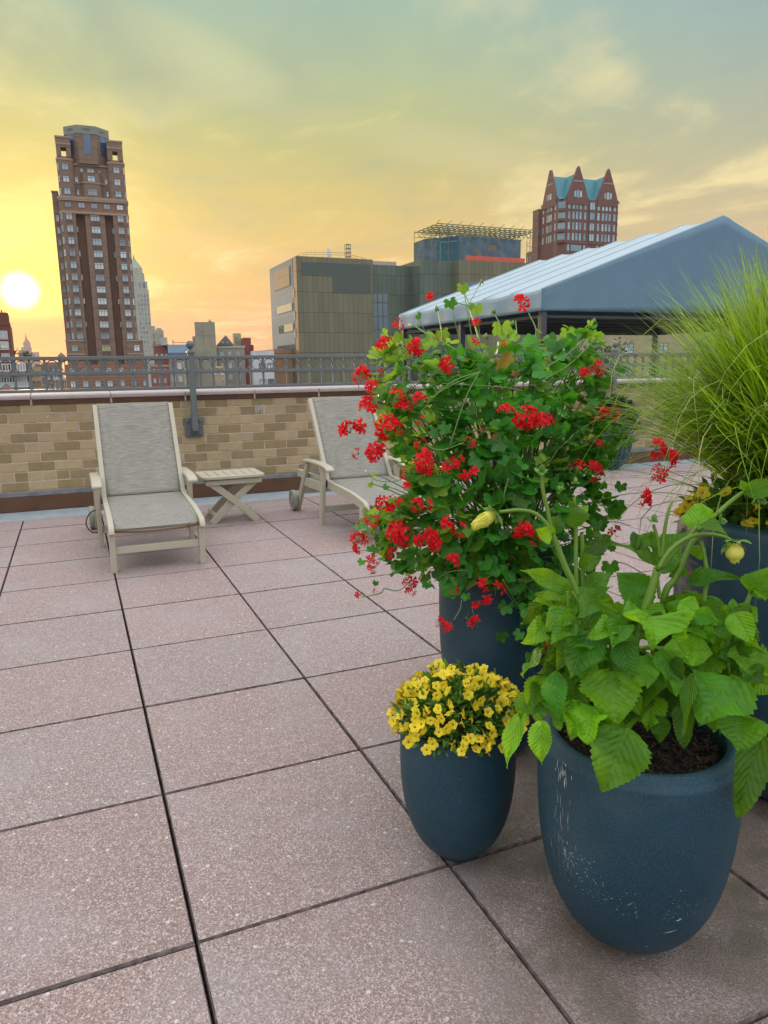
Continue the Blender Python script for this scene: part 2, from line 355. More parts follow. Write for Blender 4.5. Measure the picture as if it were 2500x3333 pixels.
# ================================================================== brick parapet with coping
WALL_Y = 5.81
def brick_extra(N, L, co, col, b):
    g = N.new('ShaderNodeNewGeometry')
    cr = N.new('ShaderNodeValToRGB'); L.new(g.outputs['Random Per Island'], cr.inputs[0]); cr.color_ramp.interpolation = 'LINEAR'
    els = [(0.0, rgb('7c6648')), (0.35, rgb('8a7350')), (0.5, rgb('9d865c')), (0.75, rgb('ab9468')), (1.0, rgb('b49d74'))]
    while len(cr.color_ramp.elements) < len(els): cr.color_ramp.elements.new(0.5)
    for e, (p, c) in zip(cr.color_ramp.elements, els): e.position = p; e.color = (*c, 1)
    q = N.new('ShaderNodeMixRGB'); q.blend_type = 'MULTIPLY'; q.inputs[0].default_value = 1.0; L.new(cr.outputs[0], q.inputs[1]); L.new(col, q.inputs[2]); return q.outputs[0]
M_brickA = material('light_brick', rgb('b09c76'), 0.85, 0.10, 14, bump=0.35, bump_scale=180, island=0.05)
M_brickB = material('dark_brick', rgb('93805b'), 0.85, 0.12, 14, bump=0.35, bump_scale=180, island=0.07)
M_mortar = material('mortar', rgb('c4b6a4'), 0.95, 0.15, 40, bump=0.5, bump_scale=90)
M_coping = material('coping_stone', rgb('d6ccc8'), 0.7, 0.20, 10, bump=0.25, bump_scale=60, hue_to=rgb('b3a49f'))
M_brown = material('brown_flashing', rgb('5b3c26'), 0.6, 0.22, 7, bump=0.1)
M_flash = material('weathered_flashing', rgb('6f7d86'), 0.45, 0.3, 9, hue_to=rgb('8a7f76'), metal=0.3, detail=8)

PX0, PX1 = -2.6, 8.4
par = empty('brick_parapet', (2.9, WALL_Y, 0)); inv = Matrix.Translation((-2.9, -WALL_Y, 0))
tag(par, 'tan brick parapet wall with rounded pale coping behind the lounge chairs', 'wall')
def under(o, iv): o.matrix_parent_inverse = iv; return o
mb = MB(); CH = 0.0868; BL = 0.228; Z0 = 0.168
for k in range(9):
    z0 = Z0+k*CH; off = 0.0 if k % 2 == 0 else BL/2
    i = 0; x = PX0+off-BL-0.02
    while x < PX1:
        x0, x1 = max(x+0.0055, PX0), min(x+BL-0.0055, PX1)
        z1 = min(z0+CH-0.0055, 0.934)
        if x1-x0 > 0.02:
            jy = random.uniform(-0.0022, 0.0022); mi = (i+(k//2 % 2)) % 2
            if random.random() < 0.07: mi = 1-mi
            if k in (1,) and random.random() < 0.25:
                xm = (x0+x1)/2; mb.box((x0, WALL_Y+jy, z0+0.0055), (xm-0.005, WALL_Y+0.09, z1), mi); mb.box((xm+0.005, WALL_Y+jy+0.001, z0+0.0055), (x1, WALL_Y+0.09, z1), 1-mi)
            else: mb.box((x0, WALL_Y+jy, z0+0.0055), (x1, WALL_Y+0.09, z1), mi)
        x += BL; i += 1
under(mb.build('brickwork', [M_brickA, M_brickB], par, bevel=0.003), inv)
mb = MB(); mb.box((PX0, WALL_Y+0.006, -0.01), (PX1, 6.11, 0.938)); under(mb.build('mortar', M_mortar, par), inv)
mb = MB(); mb.box((PX0, WALL_Y-0.012, 0.9345), (PX1, 6.13, 0.982)); under(mb.build('coping_fascia', M_brown, par, bevel=0.003), inv)
mb = MB(); x = PX0; cs = 0.666; x = 0.184-cs*5
while x < PX1:
    xa, xb = max(x+0.004, PX0), min(x+cs-0.004, PX1)
    if xb-xa > 0.05:
        prof = [(-0.03, 0.982), (-0.036, 0.995), (-0.03, 1.012), (-0.01, 1.022), (0.16, 1.038), (0.33, 1.022), (0.345, 1.0), (0.34, 0.982)]
        v = [(xx, WALL_Y+a, z) for xx in (xa, xb) for a, z in prof]; k = len(prof)
        mb.add(v, [tuple(range(k)), tuple(range(2*k-1, k-1, -1))]+[(j, k+j, k+(j+1) % k, (j+1) % k) for j in range(k)])
    x += cs
under(mb.build('coping', M_coping, par, bevel=0.004), inv)
x = 0.184-cs*5
while x < PX1:
    if x > PX0: under(MB().box((x-0.009, WALL_Y-0.0145, 0.932), (x+0.009, WALL_Y+0.2, 1.019)).build('coping_joint', M_mortar, par, bevel=0.004), inv)
    x += cs
mb = MB(); mb.box((PX0, WALL_Y-0.022, 0.122), (PX1, WALL_Y+0.02, 0.166)); under(mb.build('flashing', M_flash, par, bevel=0.004), inv)
mb = MB(); mb.box((PX0, WALL_Y-0.034, -0.01), (PX1, WALL_Y+0.02, 0.121)); under(mb.build('base_band', M_brown, par, bevel=0.004), inv)
# small white marks: bird lime and an old wall anchor
M_chalk = material('chalky_white', rgb('d8d2c8'), 0.9, 0.1, 30)
for (x, z, a, l, ww) in [(-0.36, 0.83, 0.5, 0.022, 0.008), (-0.33, 0.79, -0.3, 0.03, 0.003), (-0.315, 0.735, 0.2, 0.012, 0.004)]:
    under(MB().bar((x-l*math.sin(a)*.5, WALL_Y-0.004, z-l*math.cos(a)*.5), (x+l*math.sin(a)*.5, WALL_Y-0.004, z+l*math.cos(a)*.5), 0.004, ww, up=(1, 0, 0.1)).build('lime_stain', M_chalk, par), inv)
mb = MB()
for k in range(9):
    x = 1.52+k*0.012+random.uniform(-.004, .004); mb.bar((x, WALL_Y-0.003, 0.80+random.uniform(-.02, .02)), (x, WALL_Y-0.003, 0.88+random.uniform(-.03, .01)), 0.002, random.uniform(.002, .006), up=(1, 0, 0))
under(mb.build('lime_stain', M_chalk, par), inv)

# ================================================================== railing
M_rail = material('railing_paint', rgb('636a6a'), 0.45, 0.10, 8, bump=0.06, bump_scale=120, spec=0.5)
M_bolt = material('bolt_steel', rgb('6e7478'), 0.4, 0.2, 40, metal=0.6)
RY = 5.715
rail = empty('ring_railing', (2.9, RY, 0)); inv = Matrix.Translation((-2.9, -RY, 0))
tag(rail, 'grey metal railing with a row of rings and ball-topped posts above the brick parapet', 'railing')
RX0, RX1 = -1.15, 8.3
POSTS = [-1.1, 0.91, 2.915, 4.92, 5.87, 7.85]
def rbox(name, z0, z1, hy):
    mb = MB(); mb.box((RX0, RY-hy, z0), (RX1, RY+hy, z1)); return under(mb.build(name, M_rail, rail, bevel=0.004), inv)
rbox('top_rail', 1.318, 1.350, 0.024); rbox('middle_rail', 1.187, 1.216, 0.017); rbox('bottom_rail', 1.042, 1.070, 0.020)
ring_mb = MB(); th = np.arange(40)*2*PI/40
R0, r0 = 0.0490, 0.0042
V = []; 
for t in th:
    for q in range(8):
        a = q*PI/4; V.append(((R0+r0*math.cos(a))*math.cos(t), 1.6*r0*math.sin(a), (R0+r0*math.cos(a))*math.sin(t)))
ring_mb.add(V, [(i*8+q, i*8+(q+1) % 8, ((i+1) % 40)*8+(q+1) % 8, ((i+1) % 40)*8+q) for i in range(40) for q in range(8)])
ring0 = None; pitch = 0.1208; bal0 = None
bm = MB(); bm.box((-0.0105, -0.0105, 1.0695), (0.0105, 0.0105, 1.1875)); bm.box((-0.0105, -0.0105, 1.2155), (0.0105, 0.0105, 1.3185))
for k in range(-5, 80):
    x = -0.038+k*pitch
    if x < RX0+0.05 or x > RX1-0.05: continue
    if min(abs(x-p) for p in POSTS) > 0.06:
        if ring0 is None: ring0 = ring_mb.build('ring', M_rail, rail, smooth=True); r_ = ring0
        else: r_ = ring0.copy(); COL.objects.link(r_)
        r_.location = (x-2.9, 0, 1.267)
    xb = x+pitch/2
    if min(abs(xb-p) for p in POSTS) > 0.035:
        if bal0 is None: bal0 = bm.build('baluster', M_rail, rail, bevel=0.002); r_ = bal0
        else: r_ = bal0.copy(); COL.objects.link(r_)
        r_.location = (xb-2.9, 0, 0)
def make_post():
    mb = MB(); mb.box((-0.0275, -0.0275, 0.66), (0.0275, 0.0275, 1.372)); mb.box((-0.036, -0.036, 1.372), (0.036, 0.036, 1.386))
    mb.add([(-.033, -.033, 1.386), (.033, -.033, 1.386), (.033, .033, 1.386), (-.033, .033, 1.386), (-.012, -.012, 1.408), (.012, -.012, 1.408), (.012, .012, 1.408), (-.012, .012, 1.408)],
           [(0, 1, 5, 4), (1, 2, 6, 5), (2, 3, 7, 6), (3, 0, 4, 7), (4, 5, 6, 7)])
    p = mb.build('post', M_rail, rail, bevel=0.003)
    fb = MB(); fb.lathe([(0.011, 1.405), (0.017, 1.413), (0.011, 1.421)], 16); fb.ball((0, 0, 1.450), 0.0385, 20); fb.build('ball_finial', M_rail, p, smooth=True)
    pl = MB(); pl.box((-0.085, 0.062, 0.588), (0.085, 0.082, 0.765))
    pl.add([(-.0275, .061, .675), (.0275, .061, .675), (.0275, .061, .60), (-.0275, .061, .60), (-.0275, -.0275, .66), (.0275, -.0275, .66), (.0275, .0275, .66), (-.0275, .0275, .66)],
           [(4, 5, 2, 3), (0, 3, 4), (1, 5, 2), (4, 7, 0), (5, 1, 6), (3, 2, 1, 0)])
    pl.box((-0.0275, -0.0275, 0.648), (0.0275, 0.0615, 0.6595))
    pl.build('base_plate', M_rail, p, bevel=0.003)
    bo = MB()
    for sx in (-1, 1):
        for z in (0.612, 0.74):
            bo.lathe([(0, -0.014), (0.012, -0.013), (0.013, 0), (0.020, 0.001), (0.020, 0.004)], 10)
            vv = bo.v[-1]; vv[:] = np.stack([vv[:, 0]+sx*0.058, 0.058+vv[:, 2]*1.0, vv[:, 1]+z], -1)
    bo.build('bolt', M_bolt, p, smooth='angle')
    return p
post0 = make_post(); post0.location = (POSTS[0]-2.9, 0, 0)
for x in POSTS[1:]:
    c = copy_tree(post0, rail); c.location = (x-2.9, 0, 0)

# ================================================================== lounge chairs
M_frame = material('resin_frame', rgb('bdb7a2'), 0.5, 0.06, 5, bump=0.08, bump_scale=50, hue_to=rgb('a9a38b'))
def sling_extra(N, L, co, col, b):
    mp = N.new('ShaderNodeMapping'); L.new(co, mp.inputs[0]); mp.inputs['Scale'].default_value = (2.6, 120, 120)
    nz = N.new('ShaderNodeTexNoise'); nz.inputs['Scale'].default_value = 4.2; nz.inputs['Detail'].default_value = 4; L.new(mp.outputs[0], nz.inputs[0])
    cr = N.new('ShaderNodeValToRGB'); L.new(nz.outputs[0], cr.inputs[0])
    for e, (p, c) in zip(cr.color_ramp.elements, ((0.33, rgb('75746a')), (0.66, rgb('aba99c')))): e.position = p; e.color = (*c, 1)
    w2 = N.new('ShaderNodeTexWave'); w2.bands_direction = 'X'; w2.inputs['Scale'].default_value = 160; L.new(co, w2.inputs[0])
    bp = N.new('ShaderNodeBump'); bp.inputs['Strength'].default_value = 0.25; bp.inputs['Distance'].default_value = 0.002; L.new(nz.outputs[0], bp.inputs['Height']); L.new(bp.outputs[0], b.inputs['Normal'])
    q = N.new('ShaderNodeMixRGB'); q.blend_type = 'MULTIPLY'; q.inputs[0].default_value = 1.0; L.new(cr.outputs[0], q.inputs[1]); L.new(col, q.inputs[2]); return q.outputs[0]
M_sling = material('sling_fabric', (1, 1, 1), 0.75, 0.05, 5, extra=sling_extra, translucent=0.12, spec=0.25)
M_rubber = material('wheel_plastic', rgb('8d8f80'), 0.6, 0.1, 20)
def sheet(mb, P, w0, w1, nx=14, sag=0.0, gather=0.0):
    """a sling of cloth along the (y, z) profile P, from half-width W0 to W1, sagging between its rails"""
    P = np.array(P); ny = len(P); V = []
    for i, (y, z) in enumerate(P):
        t = i/(ny-1); hw = w0+(w1-w0)*t
        for j in range(nx+1):
            u = -1+2*j/nx; V.append((u*hw, y, z - sag*(1-u*u)*math.sin(PI*min(1, max(0, t)))))
    mb.add(V, [(i*(nx+1)+j, i*(nx+1)+j+1, (i+1)*(nx+1)+j+1, (i+1)*(nx+1)+j) for i in range(ny-1) for j in range(nx)])
def curve(pts, n=24):
    """smooth polyline through pts (Catmull-Rom)"""
    P = np.array(pts, float); P = np.vstack([2*P[0]-P[1], P, 2*P[-1]-P[-2]]); out = []
    m_ = len(P)-3; 
    for s in np.linspace(0, m_-1e-6, n):
        i = int(s); t = s-i; a, b, c, d = P[i:i+4]
        out.append(0.5*((2*b)+(-a+c)*t+(2*a-5*b+4*c-d)*t*t+(-a+3*b-3*c+d)*t**3))
    return np.array(out)
def make_lounger():
    r = empty('lounge_chair', (0.268, 3.95, 0))
    # local: x across, y towards the wall, z up; y = 0 at the arm leg
    seat_p = [(-0.80, 0.285), (-0.70, 0.302), (-0.55, 0.318), (-0.35, 0.326), (-0.15, 0.332), (-0.01, 0.340)]
    back_p = [(0.0, 0.345), (0.10, 0.49), (0.21, 0.665), (0.31, 0.82), (0.405, 0.965)]
    mb = MB(); sp = curve([(a, b) for a, b in [(-0.79, 0.275), (-0.765, 0.292)] + [(y, z+0.016) for y, z in seat_p[1:]]], 26); sheet(mb, sp, 0.255, 0.247, sag=0.035); s1 = mb.build('seat_sling', M_sling, r, smooth=True, solid=0.003)
    mb = MB(); sheet(mb, curve([(y-0.008, z+0.016) for y, z in back_p], 26), 0.246, 0.252, sag=0.018); mb.build('back_sling', M_sling, r, smooth=True, solid=0.003)
    for sx in (-1, 1):
        x = sx*0.266
        mb = MB(); mb.ribbon([(x, y, z-0.012) for y, z in curve([(-0.815, 0.262)]+seat_p+[(0.05, 0.340), (0.8, 0.33)], 30)], 0.030, 0.062); mb.build('side_rail', M_frame, r, smooth='angle', bevel=0.006)
        mb = MB(); mb.ribbon([(x*1.0, y, z) for y, z in curve([(-0.02, 0.325)]+back_p, 22)], 0.030, 0.042); mb.build('back_rail', M_frame, r, smooth='angle', bevel=0.006)
        mb = MB(); mb.bar((x*1.0, -0.735, 0), (x*1.0, -0.752, 0.262), 0.036, 0.058, up=(0, 1, 0)); mb.build('front_leg', M_frame, r, bevel=0.005)
        xa = sx*0.312
        mb = MB(); mb.bar((xa, 0.03, 0), (xa, -0.035, 0.458), 0.032, 0.060, up=(0, 1, 0)); mb.build('arm_leg', M_frame, r, bevel=0.005)
        mb = MB(); mb.bar((xa, 0.70, 0.02), (xa, 0.36, 0.458), 0.032, 0.062, up=(0, 1, 0)); mb.build('rear_leg', M_frame, r, bevel=0.005)
        mb = MB(); mb.bar((xa*0.985, -0.03, 0.30), (xa*0.985, 0.5, 0.285), 0.026, 0.075, up=(0, 0, 1)); mb.build('arm_brace', M_frame, r, bevel=0.005)
        mb = MB(); pts = curve([(-0.215, 0.449), (-0.17, 0.468), (-0.05, 0.479), (0.12, 0.480), (0.30, 0.476), (0.41, 0.468)], 16)
        mb.ribbon([(xa, y, z) for y, z in pts], 0.068, 0.026); mb.build('armrest', M_frame, r, smooth='angle', bevel=0.009)
        wx = sx*0.352
        mb = MB(); mb.lathe([(0.0, -0.018), (0.03, -0.019), (0.032, -0.014), (0.072, -0.014), (0.078, -0.020), (0.088, -0.016), (0.09, 0.0), (0.088, 0.016), (0.078, 0.02), (0.0, 0.02)], 32)
        vv = mb.v[-1]; vv[:] = np.stack([wx+vv[:, 2], 0.70+vv[:, 0], 0.092+vv[:, 1]], -1)
        mb.build('wheel', M_rubber, r, smooth='angle')
    mb = MB(); mb.box((-0.25, -0.757, 0.115), (0.25, -0.727, 0.162)); mb.build('front_stretcher', M_frame, r, bevel=0.004)
    mb = MB(); mb.box((-0.297, 0.0, 0.10), (0.297, 0.028, 0.145)); mb.build('middle_stretcher', M_frame, r, bevel=0.004)
    mb = MB(); mb.box((-0.297, 0.53, 0.17), (0.297, 0.56, 0.215)); mb.build('rear_stretcher', M_frame, r, bevel=0.004)
    mb = MB(); mb.tube([(x, -0.775, 0.262-0.018*(1-(x/0.26)**2)) for x in np.linspace(-0.26, 0.26, 14)], 0.006, 8); mb.build('front_rod', material('rod_bronze', rgb('7a5a34'), 0.5, 0.1, 9), r, smooth=True)
    mb = MB(); mb.tube([(-0.26, 0.402, 0.958), (0.26, 0.402, 0.958)], 0.009, 8); mb.build('top_rod', M_frame, r, smooth=True)
    return r
ch = make_lounger()
tag(ch, 'grey sling lounge chair in full view left of the small folding table', 'lounge chair', 'sling lounge chairs by the parapet')
c2 = copy_tree(ch); c2.location = (1.905, 3.96, 0)
tag(c2, 'grey sling lounge chair half hidden behind the red geraniums', 'lounge chair', 'sling lounge chairs by the parapet')

# ------------------------------------------------------------------ folding side table
tb = empty('side_table', (0.985, 4.52, 0))
tag(tb, 'small folding side table with slatted top and crossed legs between the lounge chairs', 'table')
mb = MB()
W_ = 0.505; hy = 0.205; c = 0.05
def corner(cx, cy, a0): return [(cx+c*math.cos(t), cy+c*math.sin(t)) for t in np.linspace(a0, a0+PI/2, 6)]
mb = MB(); mb.prism([(-W_/2+.02, -hy+.045)]+corner(-W_/2+c, -hy+c, PI)[1:]+corner(W_/2-c, -hy+c, 1.5*PI)[:-1]+[(W_/2-.02, -hy+.045)], 0.366, 0.388)
mb.prism([(W_/2-.02, hy-.045)]+corner(W_/2-c, hy-c, 0)[1:]+corner(-W_/2+c, hy-c, PI/2)[:-1]+[(-W_/2+.02, hy-.045)], 0.366, 0.388)
xs_ = [-W_/2+.001]+[-W_/2+W_*k/7 for k in range(1, 7)]+[W_/2-.001]
for k in range(7): mb.box((xs_[k]+(.003 if k else 0), -hy+.0455, .366), (xs_[k+1]-(.003 if k < 6 else 0), hy-.0455, .3878))
mb.box((-0.245, -0.155, 0.358), (0.245, 0.155, 0.3655))
mb.build('table_top', M_frame, tb, bevel=0.006)
for y in (-0.165, 0.165): MB().box((-0.222, y-0.012, 0.318), (0.222, y+0.012, 0.3575)).build('apron', M_frame, tb, bevel=0.004)
def leg_curve(x0, x1, y):
    return [(x0+(x1-x0)*t + 0.03*math.sin(PI*t)*(1 if x1 > x0 else -1)*-1, y, 0.335*t) for t in np.linspace(0, 1, 12)]
for y, dy in ((-0.14, 0.016), (0.14, -0.016)):
    for sx in (-1, 1):
        mb = MB(); yy = y+(dy if sx > 0 else -dy*0.4)
        pts = [(sx*(-0.185+0.37*t)-sx*0.028*math.sin(PI*t)*-1*0, yy, 0.002+0.333*t+0.012*math.sin(PI*t)) for t in np.linspace(0, 1, 12)]
        mb.ribbon(pts, 0.022, 0.055, side=(0, 1, 0)); mb.build('leg', M_frame, tb, smooth='angle', bevel=0.004)
for x in (-0.17, 0.145): MB().box((x, -0.12, 0.05), (x+.025, 0.12, 0.085)).build('leg_stretcher', M_frame, tb, bevel=0.003)
# black cable loop by the first chair
M_black = material('black_rubber', (0.012, 0.012, 0.013), 0.5, 0.2, 20)
mb = MB(); pts = [(-0.02, 4.50, 0.005), (-0.06, 4.47, 0.006), (-0.10, 4.44, 0.02), (-0.128, 4.43, 0.07), (-0.125, 4.43, 0.12), (-0.095, 4.44, 0.165), (-0.06, 4.46, 0.178), (-0.02, 4.5, 0.175), (0.05, 4.55, 0.15)]
tag(mb.tube(curve(pts, 40), 0.0045, 8).build('cable', M_black, smooth=True), 'thin black cable looping out beside the first lounge chair', 'cable')
#PART2
# ================================================================== planters
def pot_extra(N, L, co, col, b):
    def nz(s, d):
        q = N.new('ShaderNodeTexNoise'); q.inputs['Scale'].default_value = s; q.inputs['Detail'].default_value = d; L.new(co, q.inputs[0]); return q.outputs[0]
    def mr(v, a, c, hi):
        q = N.new('ShaderNodeMapRange'); q.interpolation_type = 'SMOOTHSTEP'; L.new(v, q.inputs[0]); q.inputs[1].default_value = a; q.inputs[2].default_value = c; q.inputs[4].default_value = hi; return q.outputs[0]
    def mix(f, a, c):
        q = N.new('ShaderNodeMixRGB'); L.new(f, q.inputs[0]); L.new(a, q.inputs[1]); q.inputs[2].default_value = (*c, 1); return q.outputs[0]
    col = mix(mr(nz(380, 2), 0.50, 0.72, 0.55), col, (0.075, 0.12, 0.15))       # sandy speckle of the cast finish
    col = mix(mr(nz(380, 2), 0.44, 0.30, 0.5), col, (0.004, 0.016, 0.03))
    col = mix(mr(nz(4.5, 6), 0.48, 0.75, 0.40), col, (0.07, 0.12, 0.14))         # dusty bloom
    sp = N.new('ShaderNodeSeparateXYZ'); L.new(co, sp.inputs[0])
    foot = mr(sp.outputs[2], 0.09, 0.0, 0.55); q = N.new('ShaderNodeMath'); q.operation = 'MULTIPLY'; L.new(foot, q.inputs[0]); L.new(mr(nz(22, 5), 0.42, 0.62, 1.0), q.inputs[1])
    return mix(q.outputs[0], col, (0.10, 0.095, 0.08))                            # splashed dirt at the foot
M_pot = material('planter_slate', (0.010, 0.047, 0.074), 0.5, 0.14, 5, bump=0.3, bump_scale=420, spec=0.32, hue_to=(0.016, 0.060, 0.086), extra=pot_extra)
M_potwarm = material('planter_weathered', (0.014, 0.050, 0.074), 0.5, 0.14, 5, bump=0.22, bump_scale=420, spec=0.45)
M_soil = material('potting_soil', (0.022, 0.016, 0.011), 0.95, 0.5, 40, bump=1.0, bump_scale=80)
M_bark = material('bark_mulch', (0.018, 0.013, 0.010), 0.9, 0.3, 50, island=0.6, hue_to=(0.045, 0.03, 0.018))
M_scuff = material('pale_scuff', (0.40, 0.45, 0.47), 0.8, 0.2, 90, island=0.5)
def pot_profile(h, R, zb, nn, rt, rim, foot=0.45):
    """outer wall from the foot up, rounded lip, inner wall down to the soil"""
    p = [(0.0, 0.0), (R*foot*0.8, 0.0)]
    for t in np.linspace(0.10, PI/2, 22):
        z = zb*(1-math.cos(t)); s = max(0, 1-(max(0, (zb-z)/zb))**nn)**(1/nn); r = R*s
        if r > R*foot*0.8: p.append((r, z))
    for t in np.linspace(0.12, 1, 9): p.append((R+(rt-R)*t**2, zb+(h-zb-0.008)*t))
    p += [(rt-0.003, h-0.003), (rt-0.009, h), (rt-rim+0.008, h), (rt-rim+0.001, h-0.004), (rt-rim, h-0.012), (rt-rim-0.004, h-0.12)]
    return p
def make_pot(c, h, R, zb, nn, rt, rim, soil_drop, label, mat_=None, bits=60):
    e = empty('planter', (c[0], c[1], 0)); tag(e, label, 'planter')
    mb = MB(); mb.lathe(pot_profile(h, R, zb, nn, rt, rim), 72); body = mb.build('pot', mat_ or M_pot, e, smooth='angle')
    zs = h-soil_drop; rs = rt-rim-0.001
    mb = MB(); rr = np.linspace(0, rs, 9); n = 40; V = [(0, 0, zs+0.01)]
    for r in rr[1:]:
        for k in range(n): a = k*2*PI/n; V.append((r*math.cos(a), r*math.sin(a), zs+random.uniform(-.008, .008)+0.012*(1-r/rs)))
    f = [(0, 1+k, 1+(k+1) % n) for k in range(n)]
    for i in range(7): f += [(1+i*n+k, 1+(i+1)*n+k, 1+(i+1)*n+(k+1) % n, 1+i*n+(k+1) % n) for k in range(n)]
    mb.add(V, f); so = mb.build('soil', M_soil, e, smooth=True)
    if bits:
        mb = MB()
        for _ in range(bits):
            a = random.uniform(0, 2*PI); r = rs*math.sqrt(random.random())*0.93; p = np.array((r*math.cos(a), r*math.sin(a), zs+0.012+random.uniform(0, .012)))
            d = np.array((random.uniform(-1, 1), random.uniform(-1, 1), random.uniform(-.35, .35))); d /= np.linalg.norm(d); l = random.uniform(.006, .022)
            mb.bar(p-d*l/2, p+d*l/2, random.uniform(.0012, .0045), random.uniform(.001, .0025))
        o = mb.build('mulch', M_bark, so); o['kind'] = 'stuff'
    return e
P_SMALL = np.array([0.656, 0.046]); P_BIG = np.array([0.868, -0.335]); P_TALL = np.array([1.045, 0.455]); P_RIGHT = np.array([1.66, -0.10])
pot_s = make_pot(P_SMALL, 0.354, 0.142, 0.275, 2.45, 0.138, 0.016, 0.03, 'small slate blue planter, the one full of yellow flowers')
pot_b = make_pot(P_BIG, 0.466, 0.202, 0.44, 2.75, 0.186, 0.022, 0.045, 'wide slate blue planter in front with white scuffs and streaks', bits=900)
pot_t = make_pot(P_TALL, 0.62, 0.205, 0.50, 2.6, 0.200, 0.020, 0.05, 'tall slate blue planter beneath the red geraniums', bits=0)
pot_r = make_pot(P_RIGHT, 0.80, 0.345, 0.70, 2.8, 0.338, 0.060, 0.05, 'large slate blue planter with broad pale rim holding the tall grass', M_potwarm, bits=0)
FARP = (5.70, 5.46)
pot_f = make_pot(FARP, 0.52, 0.22, 0.5, 2.4, 0.22, 0.02, 0.05, 'distant dark planter standing against the parapet behind the geraniums', bits=0)
# scuffs and lime streaks on the front planter (child of its pot)
def pot_r_at(h, R, zb, nn, rt, z):
    if z < zb: return R*max(0, 1-((zb-z)/zb)**nn)**(1/nn)
    return R+(rt-R)*((z-zb)/(h-zb))**2
def scuffs():
    mb = MB(); v0 = math.atan2(EYE[1]-P_BIG[1], EYE[0]-P_BIG[0]); prm = (0.466, 0.202, 0.44, 2.75, 0.186)
    def put(x, y, l, ww, ang):
        th = math.asin(max(-.98, min(.98, (x-2096)/345.0))); a = v0+th
        z = 0.43-(y-2494)*(0.43-0.02)/(3090-2494) + 0.0
        pts = []
        for s in (-.5, 0, .5):
            zz = z+math.cos(ang)*l*s; aa = a+math.sin(ang)*l*s/0.2; r = pot_r_at(*prm, zz)+0.0008
            pts.append((r*math.cos(aa), r*math.sin(aa), zz))
        pts = np.array(pts); n_ = np.array((math.cos(a), math.sin(a), 0)); d = pts[2]-pts[0]; d /= np.linalg.norm(d); s_ = np.cross(n_, d)*ww/2
        mb.add([pts[0]-s_*.3, pts[0]+s_*.3, pts[1]+s_, pts[2]+s_*.3, pts[2]-s_*.3, pts[1]-s_], [(0, 1, 2, 3, 4, 5)])
    R_ = random.Random(5)
    for _ in range(20): put(R_.gauss(1868, 16), R_.gauss(2500, 16), R_.uniform(.005, .022), R_.uniform(.001, .0022), R_.uniform(-.08, .08))
    for _ in range(30): put(R_.gauss(1868, 20), R_.uniform(2560, 2800), R_.uniform(.006, .035), R_.uniform(.0005, .0011), R_.uniform(-.05, .05))
    for _ in range(45): put(R_.gauss(1905, 42), R_.gauss(2745, 24), R_.uniform(.002, .008), R_.uniform(.0006, .0013), R_.uniform(-2, 2))
    for _ in range(80): x = R_.uniform(1850, 2130); put(x, 2790+(x-1850)*.18+R_.gauss(0, 32), R_.uniform(.0012, .005), R_.uniform(.0005, .0013), R_.uniform(-2, 2))
    for _ in range(50): put(R_.gauss(2275, 38), R_.gauss(2835, 30), R_.uniform(.001, .004), R_.uniform(.0005, .0012), R_.uniform(-2, 2))
    put(2250, 2920, .03, .0022, 1.35); put(2180, 2993, .01, .001, 1.5); put(2268, 2874, .012, .002, 1.2)
    o = mb.build('scuff', M_scuff, pot_b); o['kind'] = 'stuff'
scuffs()

# ================================================================== plant helpers
def frame_from(y, nrm):
    y = np.asarray(y, float); y = y/np.linalg.norm(y); n = np.asarray(nrm, float); n = n-y*(n@y)
    if np.linalg.norm(n) < 1e-4: n = np.cross(y, (1, 0.3, 0.2))
    n = n/np.linalg.norm(n); x = np.cross(y, n); return np.stack([x, y, n], 1)
class Leaves:
    """Many copies of flat templates gathered into one mesh with a UV map."""
    def __init__(s): s.V = []; s.F = []; s.U = []; s.n = 0; s.mi = []
    def add(s, tpl, Rm, t, sc=1.0, mi=0):
        V, F, U = tpl; s.V.append((V*sc) @ np.asarray(Rm).T + t); s.F.append(F+s.n); s.U.append(U); s.n += len(V); s.mi.append(np.full(len(F), mi)); return s
    def build(s, name, mats, parent=None, smooth=True):
        V = np.concatenate(s.V); F = np.concatenate(s.F); U = np.concatenate(s.U); k = F.shape[1]
        me = bpy.data.meshes.new(name); me.vertices.add(len(V)); me.vertices.foreach_set('co', V.astype(np.float32).ravel())
        me.loops.add(F.size); me.loops.foreach_set('vertex_index', F.astype(np.int32).ravel())
        me.polygons.add(len(F)); me.polygons.foreach_set('loop_start', (np.arange(len(F))*k).astype(np.int32))
        mats = mats if isinstance(mats, (list, tuple)) else [mats]
        for m_ in mats: me.materials.append(m_)
        me.polygons.foreach_set('material_index', np.concatenate(s.mi).astype(np.int32))
        me.polygons.foreach_set('use_smooth', np.full(len(F), smooth))
        uv = me.uv_layers.new(name='UVMap'); uv.data.foreach_set('uv', U[F.ravel()].astype(np.float32).ravel())
        me.update(calc_edges=True); me.validate()
        o = bpy.data.objects.new(name, me); COL.objects.link(o)
        if parent is not None: o.parent = parent
        return o
